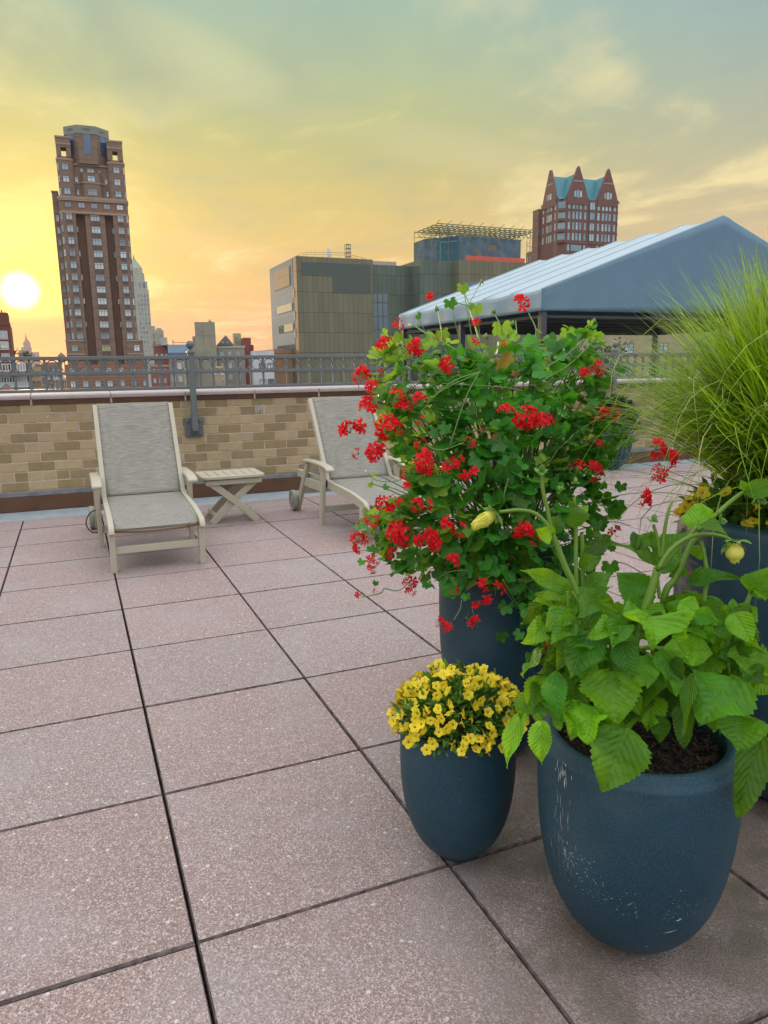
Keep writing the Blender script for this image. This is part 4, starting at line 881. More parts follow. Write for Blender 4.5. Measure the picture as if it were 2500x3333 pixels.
while k_ < 62:           # the drooping mound about the rim
    a = rd.uniform(400, 1540); b = rd.uniform(930, 1430)
    if a > 900 and b > 1330: continue
    an = math.atan2(b-980, a-960)+rd.gauss(0, .5); l = rd.uniform(115, 190); ty = b+abs(l*math.sin(an))*.7+rd.uniform(30, 80)
    wleaf((a, b), (a+l*math.cos(an)*.8, min(1620 if a < 860 else 1540, ty)), rd.uniform(85, 135), off=rd.uniform(-.15, -.01), toff=rd.uniform(-.06, -.01), roll=rd.uniform(-.4, .4)); k_ += 1
for _ in range(150):      # inner leaves, deep in the plant
    a = rd.uniform(560, 1460); b = rd.uniform(900, 1450); an = rd.uniform(0, 2*PI); l = rd.uniform(100, 175)
    wleaf((a, b), (a+l*math.cos(an), min(1600, b+abs(l*math.sin(an))*.9)), rd.uniform(80, 140), off=rd.uniform(-.06, .17), toff=rd.uniform(-.03, .06), roll=rd.uniform(-.7, .7))
under(lv.build('foliage', M_leafD, dah), DI)
def dstem(pts, r0_, r1_, off=0.0, offs=None):
    P = [at(*Z23(a, b), DD+(offs[i] if offs else off)) for i, (a, b) in enumerate(pts)]; k = 24
    stem.tube(curve(P, k), np.linspace(r0_, r1_, k), 10)
dstem([(935,1560),(935,1180),(985,1000),(1030,860),(1062,755)], .0098, .0080, -.03)
dstem([(1062,755),(1130,650),(1230,580),(1335,562),(1420,575),(1465,600)], .0048, .0036, -.04)
dstem([(1078,745),(1150,660),(1210,600),(1275,520)], .0050, .0038, -.03)
dstem([(690,1500),(680,1150),(620,870),(565,740),(520,620),(495,560)], .0085, .0050, -.02)
dstem([(497,565),(450,490),(390,445),(310,432),(210,442)], .0044, .0034, -.04)
dstem([(490,545),(470,440),(445,330),(437,235)], .0048, .0036, -.02)
dstem([(630,1000),(622,740),(622,520),(612,360)], .0048, .0034, .0)
dstem([(680,1000),(662,810),(658,650),(655,560)], .0050, .0036, .03)
dstem([(1060,1300),(1100,900),(1160,800),(1240,620),(1290,560)], .0082, .0052, .04)
dstem([(1335,1060),(1315,920),(1330,800),(1318,690),(1298,600)], .0048, .0040, -.03)
dstem([(1440,1560),(1460,1230),(1520,1000),(1572,865)], .0064, .0046, -.05)
dstem([(1380,455),(1440,400),(1520,340),(1580,335),(1605,365)], .0048, .0034, -.03)
dstem([(1280,540),(1330,490),(1380,455)], .0052, .0048, -.03)
dstem([(1075,690),(1065,600),(1040,510)], .0040, .0034, .03)
dstem([(1085,690),(1098,560),(1120,440),(1145,380)], .0048, .0020, .03)
dstem([(940,1180),(1070,1175),(1160,1190)], .0042, .0030, -.05)
dstem([(1075,910),(1060,800),(1050,740)], .004, .004, .0); dstem([(935,1500),(840,1250),(790,1210)], .005, .004, -.05); dstem([(1000,1500),(1150,1300),(1380,1180)], .006, .004, -.02)
for a, b in [((600,870),(690,1050)),((800,1300),(880,1230)),((960,1370),(930,1250)),((1455,1335),(1440,1260)),((450,1325),(640,1200)),((505,1300),(640,1180)),((690,1080),(800,1000)),((1080,1185),(960,1180)),((580,960),(575,870))]:
    dstem([a, ((a[0]+b[0])/2, (a[1]+b[1])/2-15), b], .0022, .0032, -.08)
under(stem.build('stems', M_stemD, dah, smooth=True), DI)
# buds
M_yel = material('dahlia_petal', (0.86, 0.82, 0.16), 0.5, 0.12, 30, island=0.16, translucent=0.35, tcol=(0.95, 0.88, 0.08), hue_to=(0.62, 0.66, 0.09))
M_bract = material('dahlia_bract', (0.16, 0.34, 0.06), 0.5, 0.2, 30, island=0.2, translucent=0.25, hue_to=(0.24, 0.42, 0.08))
PB = grid_leaf(0.24, 8, 4, 0, 1, -0.3, 0.30, 0, 'lance', 1); PBr = grid_leaf(0.33, 6, 4, 0, 1, 0.2, 0.35, 0, 'lance', 2)
def bud(Zp, axis, size, off, petals, bracts=7, round_=False, close=1.0):
    c = at(*Z23(*Zp), DD+off); ax = np.array(axis, float); ax /= np.linalg.norm(ax)
    L_ = Leaves(); A = frame_from(ax, (0.2, 0.9, 0.3)); t1, t2 = A[:, 0], A[:, 2]
    core = MB()
    if petals:
        for ring, (k, op, ln) in enumerate(((14, .50, 1.0), (12, .40, 1.08), (9, .22, 1.0))):
            for q in range(k):
                b = q*2*PI/k+ring*.3; ro = t1*math.cos(b)+t2*math.sin(b)
                if round_: pts = c+ro*size*.20; dv = ax*.9+ro*(op*.35)
                else: pts = c+ro*size*.16; dv = ax+ro*op*.7*random.uniform(.7, 1.2)*close
                L_.add(PB, frame_from(dv, ro), pts, size*ln*(.62 if round_ else 1.0)*random.uniform(.9, 1.05), 0)
        core.ball(tuple(c+ax*size*.33), size*(.30 if round_ else .27), 12)
    for q in range(bracts):
        b = q*2*PI/bracts+.2; ro = t1*math.cos(b)+t2*math.sin(b)
        L_.add(PBr, frame_from(ro*1.0+ax*random.uniform(-.5, .5), -ax+ro*.2), c-ax*size*.02, size*random.uniform(.45, .62), 1)
        L_.add(PBr, frame_from(ax*1.0+ro*.45, ro), c+ro*size*.05, size*.5, 1)
    o = under(L_.build('flower_bud', [M_yel, M_bract], dah), DI)
    if petals: core.build('bud_core', M_yel, o, smooth=True)
    return o
def cdir(a, b): return CR*a+CU*b
bud((180, 450), cdir(-.80, -.50)+CF*-.2, .050, -.05, True, 8, False, .85)
bud((1475, 605), cdir(.05, -1), .060, -.05, True, 9, True)
bud((437, 225), cdir(.1, 1)+CF*-.4, .030, -.03, False, 8); bud((545, 325), cdir(-.6, .6), .022, -.02, False, 6); bud((1040, 490), cdir(.2, .9), .028, .02, False, 7)
bud((1400, 490), cdir(.8, -.1), .026, -.04, False, 7); bud((1612, 365), cdir(.6, -.6), .034, -.04, False, 8); bud((1370, 1060), cdir(.2, .8), .014, -.06, False, 5); bud((620, 285), cdir(0, 1), .022, -.02, False, 5)

# ================================================================== yellow bedding flowers
M_cal = material('yellow_petal', (0.80, 0.56, 0.018), 0.5, 0.08, 40, objrand=0.14, translucent=0.3, tcol=(0.95, 0.68, 0.02), spec=0.2)
def cal_center(N, L, co, col, b):
    uv = N.new('ShaderNodeUVMap'); sp = N.new('ShaderNodeSeparateXYZ'); L.new(uv.outputs[0], sp.inputs[0])
    mr = N.new('ShaderNodeMapRange'); mr.interpolation_type = 'SMOOTHSTEP'; L.new(sp.outputs[0], mr.inputs[0]); mr.inputs[1].default_value = 0.30; mr.inputs[2].default_value = 0.05
    q = N.new('ShaderNodeMixRGB'); L.new(mr.outputs[0], q.inputs[0]); L.new(col, q.inputs[1]); q.inputs[2].default_value = (0.55, 0.27, 0.01, 1); return q.outputs[0]
M_cal2 = material('yellow_corolla', (0.92, 0.74, 0.03), 0.5, 0.08, 40, objrand=0.10, translucent=0.3, tcol=(0.95, 0.68, 0.02), spec=0.2, extra=cal_center, hue_to=(0.94, 0.80, 0.07))
M_calleaf = material('bedding_leaf', (0.06, 0.17, 0.02), 0.5, 0.2, 30, island=0.35, translucent=0.3, tcol=(0.2, 0.42, 0.04), hue_to=(0.10, 0.22, 0.03))
def trumpet(seed):
    r = random.Random(seed); n = 30; V = []; U = []; ph = r.uniform(0, 1)
    prof = [(0.10, -0.85), (0.13, -0.5), (0.20, -0.22), (0.40, -0.04), (0.72, 0.03), (1.0, 0.03)]
    for k, (rr, z) in enumerate(prof):
        for i in range(n):
            a = i*2*PI/n; lob = abs(math.cos(2.5*a+ph))
            q = rr*(1+(0.0 if k < 3 else 0.42)*(lob**.5-.75)*(k/5)); zz = z+(0.10*math.sin(a*2+seed)*rr**2 if k > 3 else 0)+0.06*(lob-.5)*(rr if k > 3 else 0)
            V.append((q*math.cos(a), q*math.sin(a), zz)); U.append((max(0, (k-1)/4), i/n))
    F = [(k*n+i, k*n+(i+1) % n, (k+1)*n+(i+1) % n, (k+1)*n+i) for k in range(5) for i in range(n)]
    return np.array(V), np.array(F), np.array(U)
CAL = []
for s in range(5):
    L_ = Leaves(); L_.add(trumpet(s), np.eye(3), np.zeros(3), 1.0); o = L_.build('flower', M_cal2); CAL.append(o.data); bpy.data.objects.remove(o)
def bedding(name, label, c, zc, rx, rz, nflow, nleaf, fsize, bias, leaf=0.03, cut=None, seed=3):
    r = random.Random(seed); e = empty(name, (c[0], c[1], zc)); tag(e, label, 'flowers'); I = Matrix.Translation((-c[0], -c[1], -zc))
    L_ = Leaves(); LT_ = [grid_leaf(.16, 6, 2, 0, 1, .3, .25, 0, 'lance', 5), grid_leaf(.20, 6, 2, 0, 1, .3, -.1, 0, 'lance', 6)]
    def pos(lo=-.08):
        while True:
            a = r.uniform(0, 2*PI); z = r.uniform(lo, 1); k = math.sqrt(max(0, 1-max(0, z)**2)); d = np.array((k*math.cos(a), k*math.sin(a), z))
            if cut is None or cut(d): return d
    for _ in range(nleaf):
        d = pos(-.15); s = r.uniform(.45, .97); p = np.array((c[0]+d[0]*rx*s, c[1]+d[1]*rx*s, zc+d[2]*rz*s))
        L_.add(LT_[r.randrange(2)], frame_from(d+np.array((r.uniform(-.8, .8), r.uniform(-.8, .8), r.uniform(-.3, .8))), (r.uniform(-1, 1), r.uniform(-1, 1), 1)), p, r.uniform(.6, 1.2)*leaf)
    under(L_.build('foliage', M_calleaf, e), I)
    placed = []; tries = 0; extra_ = Leaves(); TR_ = [trumpet(k) for k in range(3)]
    while len(placed) < nflow and tries < 6000:
        tries += 1; d = pos()
        if r.random() > bias(d): continue
        s = r.uniform(.95, 1.08); p = np.array((c[0]+d[0]*rx*s, c[1]+d[1]*rx*s, zc+d[2]*rz*s))
        if any(np.linalg.norm(p-q) < fsize*0.95 for q in placed): continue
        placed.append(p)
        if len(placed) > 100:
            nn = d*np.array((1, 1, .8))+np.array((r.uniform(-.5, .5), r.uniform(-.5, .5)-.25, r.uniform(-.2, .55))); extra_.add(TR_[r.randrange(3)], frame_from((r.uniform(-1, 1), r.uniform(-1, 1), r.uniform(-1, 1)), nn), p, fsize*r.uniform(.75, 1.0)); continue
        o = bpy.data.objects.new('flower', CAL[r.randrange(5)]); COL.objects.link(o); o.parent = e; o.matrix_parent_inverse = I
        nn = d*np.array((1, 1, .8))+np.array((r.uniform(-.8, .8), r.uniform(-.8, .8)-.2, r.uniform(-.3, .6))); X = frame_from((r.uniform(-1, 1), r.uniform(-1, 1), r.uniform(-1, 1)), nn)
        o.matrix_basis = Matrix.Translation(tuple(p)) @ Matrix(tuple(map(tuple, X*fsize*r.uniform(.8, 1.12)))).to_4x4()
    if extra_.V: o = under(extra_.build('flowers_between', M_cal2, e), I); o['kind'] = 'stuff'
    return e
vdir = np.array([EYE[0]-P_SMALL[0], EYE[1]-P_SMALL[1]]); vdir /= np.linalg.norm(vdir)
bedding('yellow_bedding_flowers', 'dense mound of yellow trumpet flowers overflowing the small planter', P_SMALL, 0.356, 0.155, 0.124, 200, 1700, 0.0126,
        lambda d: 0.97 if (d[0]*vdir[0]+d[1]*vdir[1] > -0.35 and not (d[0]*0.9+d[1]*-.3 > .55 and d[2] < .1)) else 0.25, leaf=0.026)
bedding('yellow_rim_flowers', 'loose yellow flowers at the foot of the tall grass', P_RIGHT+np.array((-.145, .10)), 0.775, 0.16, 0.135, 44, 800, 0.0165, lambda d: 0.9, leaf=0.036, seed=8)

# ================================================================== ornamental grass
M_grass = material('grass_blade', (0.085, 0.25, 0.016), 0.45, 0.2, 3, island=0.45, translucent=0.42, tcol=(0.42, 0.62, 0.02), hue_to=(0.27, 0.42, 0.022), spec=0.35)
M_grassdry = material('grass_blade_dry', (0.42, 0.40, 0.14), 0.55, 0.2, 3, island=0.3, translucent=0.35, hue_to=(0.30, 0.36, 0.10))
def grass():
    e = empty('ornamental_grass', (P_RIGHT[0], P_RIGHT[1], 0.76)); I = Matrix.Translation((-P_RIGHT[0], -P_RIGHT[1], -0.76))
    tag(e, 'fountain of tall fine green grass arching from the large rimmed planter', 'grass plant')
    r = random.Random(9); L_ = Leaves(); ns = 13
    U = np.array([(a, i/ns) for i in range(ns+1) for a in (0, 1)]); F = np.array([(2*i, 2*i+1, 2*i+3, 2*i+2) for i in range(ns)])
    for k in range(4800):
        a = r.uniform(0, 2*PI) if r.random() < .62 else r.gauss(2.75, .75); rb = .19*math.sqrt(r.random()); b = np.array((P_RIGHT[0]+.07+rb*math.cos(a), P_RIGHT[1]+rb*math.sin(a), .755))
        a += r.gauss(0, .5); up_ = r.random() < .42; lean = abs(r.gauss(.18, .30)) if up_ else min(1.7, abs(r.gauss(1.0, .36))); l = r.uniform(.55, .80) if up_ else r.uniform(.45, .76); droop = r.uniform(.5, 1.5)*(.30+.75*lean) if up_ else r.uniform(.5, 1.3)*(.40+.50*lean)
        curlend = r.uniform(0, 3.0) if r.random() < .16 else 0; tw = r.gauss(0, .5)
        p = b.copy(); P = [p.copy()]; el = PI/2-lean*.62; az = a
        for i in range(ns):
            t = (i+1)/ns; el -= droop/ns*(.35+1.3*t); az += tw/ns*t*1.2
            if curlend and t > .72: el -= curlend/ns*3.0; az += tw*.25
            p = p+np.array((math.cos(el)*math.cos(az), math.cos(el)*math.sin(az), math.sin(el)))*l/ns; P.append(p.copy())
        if any(q_[2] < .88+.18*math.hypot(q_[0]-b[0], q_[1]-b[1]) and math.hypot(q_[0]-b[0], q_[1]-b[1]) > .13 for q_ in P) and r.random() < .95: continue
        P = np.array(P); Tn = np.gradient(P, axis=0); Tn /= np.linalg.norm(Tn, axis=1)[:, None]
        side = np.cross(Tn, (0.2*math.cos(a+1.5), .2*math.sin(a+1.5), 1.0)); side /= np.linalg.norm(side, axis=1)[:, None]+1e-9
        wd = (r.uniform(.0022, .0046)*np.clip(1.15-np.linspace(0, 1, ns+1)**2.2*1.08, .06, 1))[:, None]
        V = np.empty((2*(ns+1), 3)); V[0::2] = P-side*wd; V[1::2] = P+side*wd
        L_.add((V, F, U), np.eye(3), np.zeros(3), 1.0, 1 if r.random() < .045 else 0)
    for k in range(230):
        az = r.gauss(2.75, .8) if r.random() < .7 else r.uniform(0, 2*PI); p = np.array((P_RIGHT[0]+.03, P_RIGHT[1], .78))+np.array((math.cos(az), math.sin(az), 0))*r.uniform(0, .14); P = [p.copy()]; el = r.uniform(.75, 1.35); l = r.uniform(.7, .98); dr = r.uniform(1.2, 2.6); tw = r.gauss(0, .9)
        for i in range(ns):
            t = (i+1)/ns; el -= dr/ns*(.2+1.5*t)*(1 if t < .75 else r.uniform(.4, 2.2)); az += tw/ns*t*1.5; p = p+np.array((math.cos(el)*math.cos(az), math.cos(el)*math.sin(az), math.sin(el)))*l/ns; P.append(p.copy())
        P = np.array(P); side = np.cross(np.gradient(P, axis=0), (0, 0, 1.0)); side /= np.linalg.norm(side, axis=1)[:, None]+1e-9; wd = (r.uniform(.0013, .0026)*np.clip(1.1-np.linspace(0, 1, ns+1)**2, .12, 1))[:, None]
        V = np.empty((2*(ns+1), 3)); V[0::2] = P-side*wd; V[1::2] = P+side*wd; L_.add((V, F, U), np.eye(3), np.zeros(3), 1.0, 1 if r.random() < .3 else 0)
    under(L_.build('blades', [M_grass, M_grassdry], e), I)
grass()
#PART3
# ================================================================== tent on the neighbouring roof
M_tent = material('tent_canvas', rgb('8fa6b0'), 0.7, 0.06, 2.5, bump=0.15, bump_scale=30, spec=0.3)
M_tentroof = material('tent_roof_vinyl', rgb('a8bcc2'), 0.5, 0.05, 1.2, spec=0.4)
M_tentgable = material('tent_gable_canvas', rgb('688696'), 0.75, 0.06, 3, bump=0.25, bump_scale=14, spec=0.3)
M_post = material('dark_metal', rgb('3d4349'), 0.45, 0.1, 8)
TX0, TX1, TXR, TY0, TY1 = 7.385, 15.435, 11.41, 9.42, 15.35
ZE, ZV, ZR = 2.50, 2.145, 3.935
tent = empty('party_tent', (TXR, 12.4, -0.05)); TI = Matrix.Translation((-TXR, -12.4, 0.05))
tag(tent, 'large grey gabled party tent with pale ribbed roof standing beyond the railing', 'tent')
def slope_sheet(xe, side):
    mb = MB(); nx, ny = 14, 96; V = []
    bay = (TY1-TY0)/6
    for j in range(ny+1):
        y = TY0+(TY1-TY0)*j/ny; s = abs(math.sin(PI*(y-TY0)/bay))
        for i in range(nx+1):
            t = i/nx; x = TXR+(xe-TXR)*t; z = ZR+(ZE-ZR)*t - 0.060*s*(0.5+.5*math.sin(PI*min(1, t*.5+.25)))
            V.append((x, y, z))
    F = [(j*(nx+1)+i, j*(nx+1)+i+1, (j+1)*(nx+1)+i+1, (j+1)*(nx+1)+i) for j in range(ny) for i in range(nx)]
    mb.add(V, F if side > 0 else [f[::-1] for f in F]); return mb
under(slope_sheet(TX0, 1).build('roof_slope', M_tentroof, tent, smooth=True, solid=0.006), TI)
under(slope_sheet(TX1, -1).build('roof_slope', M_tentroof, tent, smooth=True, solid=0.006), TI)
for k in range(7):       # welted seams over the rafters
    y = min(max(TY0+(TY1-TY0)*k/6, TY0+.02), TY1-.02)
    for xe in (TX0, TX1):
        under(MB().tube([(TXR+(xe-TXR)*t, y, ZR+(ZE-ZR)*t+.008) for t in np.linspace(0, 1, 8)], .009, 6).build('roof_seam', M_tentroof, tent, smooth=True), TI)
def gable(y, name):
    mb = MB(); nx = 60; nz = 10; V = []
    for i in range(nx+1):
        x = TX0+(TX1-TX0)*i/nx; top = ZE+(ZR-ZE)*(1-abs(x-TXR)/(TXR-TX0))
        for k in range(nz+1):
            z = ZV+(top-ZV)*k/nz; e = min(1, min(x-TX0, TX1-x)/1.2)
            wv = 0.012*math.sin(x*9+z*3)*(1-e*.7)*(1-k/nz) + 0.006*math.sin(x*23)*(1-k/nz) + 0.02*math.exp(-((x-TX0-0.25-(z-ZV)*-.35)/.05)**2)*(k/nz < .8)
            wv += 0.02*math.exp(-((x-TXR-0.15-(ZR-z)*.05)/.05)**2)
            V.append((x, y-wv*(1 if y < 12 else -1), z))
    mb.add(V, [(i*(nz+1)+k, (i+1)*(nz+1)+k, (i+1)*(nz+1)+k+1, i*(nz+1)+k+1) for i in range(nx) for k in range(nz)])
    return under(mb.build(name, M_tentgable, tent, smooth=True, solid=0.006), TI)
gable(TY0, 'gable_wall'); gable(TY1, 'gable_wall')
for xe, s in ((TX0, -1), (TX1, 1)):
    mb = MB(); ny = 80; V = []
    for j in range(ny+1):
        y = TY0+(TY1-TY0)*j/ny
        for k in range(6):
            z = ZV+(ZE+0.004-ZV)*k/5; V.append((xe+s*(0.004+0.012*math.sin(y*7)*(1-k/5)), y, z-0.03*abs(math.sin(PI*(y-TY0)/((TY1-TY0)/6)))*(k/5)))
    mb.add(V, [(j*6+k, (j+1)*6+k, (j+1)*6+k+1, j*6+k+1) for j in range(ny) for k in range(5)]); under(mb.build('valance', M_tent, tent, smooth=True, solid=0.006), TI)
for x in (TX0+.09, TX1-.09):
    for y in (TY0+.09, (TY0+TY1)/2, TY1-.09):
        mb = MB(); mb.box((x-.055, y-.055, -0.05), (x+.055, y+.055, 2.44)); under(mb.build('post', M_post, tent, bevel=.006), TI)
mb = MB()
for y in np.linspace(TY0+.12, TY1-.12, 7):
    mb.bar((TX0+.1, y, 2.40), (TXR, y, 3.80), .05, .06); mb.bar((TXR, y, 3.80), (TX1-.1, y, 2.40), .05, .06); mb.bar((TX0+.1, y, 2.06), (TX1-.1, y, 2.06), .04, .05)
for x in (TX0+.1, TX1-.1): mb.bar((x, TY0+.1, 2.06), (x, TY1-.1, 2.06), .04, .05)
under(mb.build('roof_truss', M_post, tent), TI)
M_roofdeck = material('gravel_roof', rgb('6b6860'), 0.95, 0.25, 6, bump=0.4, bump_scale=60)
mb = MB(); mb.box((6.4, 6.5, -0.6), (22, 18, -0.05)); tag(mb.build('neighbouring_roof', M_roofdeck), kind='structure')
nb = empty('neighbour_building', (14, 12, -40)); tag(nb, 'lower brown building carrying the party tent on its roof', 'building')
mb = MB(); mb.box((6.4, 6.5, -40), (22, 18, -0.605)); under(mb.build('facade', M_ownwall, nb), Matrix.Translation((-14, -12, 40)))
# far pot's shrub
M_shrub = material('dark_shrub', (0.02, 0.07, 0.025), 0.5, 0.3, 20, island=0.4, translucent=0.2)
L_ = Leaves(); q = grid_leaf(.2, 4, 2, 0, 1, .3, .2, 0, 'lance', 2); r_ = random.Random(3)
for _ in range(700):
    a = r_.uniform(0, 2*PI); z = r_.uniform(-.2, 1); k = math.sqrt(1-max(0, z)**2)*r_.uniform(.3, 1); d = np.array((k*math.cos(a), k*math.sin(a), z))
    L_.add(q, frame_from(d+np.array((r_.uniform(-.6, .6), r_.uniform(-.6, .6), .4)), (r_.uniform(-1, 1), r_.uniform(-1, 1), 1)), np.array((FARP[0], FARP[1], .52))+d*np.array((.27, .24, .26)), r_.uniform(.07, .13))
sh = L_.build('shrub', M_shrub); tag(sh, 'dark bushy shrub in the distant planter by the parapet', 'shrub')

# ================================================================== the city
ZG = -40.0; HAZE = 0.00012
class Site:
    """A building's own axes: x across the view, y away, z up from the street; metres. Figures read at distance D0 are scaled to stand at D."""
    def __init__(s, name, label, cat, O, n, D0, D, group=None):
        n = np.array(n); k = D/D0; s.k = k
        c = EYE[:2]+(np.array(O)-EYE[:2])*k; s.e = empty(name, (c[0], c[1], ZG), math.atan2(-n[0], n[1])); tag(s.e, label, cat, group)
    def z(s, z): return 1.197+(z-1.197)*s.k-ZG
    def part(s, mb, name, m_, parent=None, **kw):
        for v in mb.v:
            v[:, :2] *= s.k; v[:, 2] = 1.197+(v[:, 2]-1.197)*s.k-ZG
        return mb.build(name, m_, parent or s.e, **kw)
def glassy(name, base, rough, rnd, spec=0.6, hue=None): return material(name, base, rough, 0.12, 0.6, objrand=rnd, spec=spec, hue_to=hue)
M_win = glassy('window_glass', rgb('8fa3ad'), 0.12, 0.5, 0.9, rgb('b6bdbb'))
M_winframe = material('window_frame', rgb('5c5a55'), 0.6, 0.1, 1)
M_winwhite = material('window_frame_white', rgb('cfcac4'), 0.6, 0.1, 1)
M_curtain = material('lit_curtain', rgb('b3ae8a'), 0.6, 0.15, 2)
M_darkglass = material('dark_glass', rgb('37597a'), 0.1, 0.15, 0.4, spec=1.0)
def brickm(name, c, band=None, period=2.66, amt=0.35):
    def ex(N, L, co, col, b):
        sp = N.new('ShaderNodeSeparateXYZ'); L.new(co, sp.inputs[0])
        w_ = N.new('ShaderNodeMath'); w_.operation = 'MULTIPLY'; L.new(sp.outputs[2], w_.inputs[0]); w_.inputs[1].default_value = 1/period
        fr = N.new('ShaderNodeMath'); fr.operation = 'FRACT'; L.new(w_.outputs[0], fr.inputs[0])
        mr = N.new('ShaderNodeMapRange'); L.new(fr.outputs[0], mr.inputs[0]); mr.inputs[1].default_value = .84; mr.inputs[2].default_value = .86; mr.inputs[4].default_value = amt
        q = N.new('ShaderNodeMixRGB'); L.new(mr.outputs[0], q.inputs[0]); L.new(col, q.inputs[1]); q.inputs[2].default_value = (*band, 1); return q.outputs[0]
    return material(name, c, 0.85, 0.14, 0.8, extra=ex if band else None)
def window(site, u, z, w_, h, y=0.0, mull=(1, 1), parent=None, glass=None, frame=None, sill=True, name='window'):
    """one window: a glass sheet set in a frame with its glazing bars, facing the street (-y)"""
    mb = MB(); fw = min(.07, w_*.08)
    mb.box((u-w_/2, y-.02, z-h/2), (u+w_/2, y+.10, z+h/2), 0)
    for a in np.linspace(-w_/2, w_/2, mull[0]+2): mb.box((u+a-fw/2, y-.07, z-h/2), (u+a+fw/2, y-.021, z+h/2), 1)
    for b in (-h/2, h/2): mb.box((u-w_/2-fw/2, y-.075, z+b-fw/2), (u+w_/2+fw/2, y-.0205, z+b+fw/2), 1)
    if mull[1]: mb.box((u-w_/2, y-.068, z+h*.22-fw/2), (u+w_/2, y-.0215, z+h*.22+fw/2), 1)
    return site.part(mb, name, [glass or M_win, frame or M_winframe], parent)

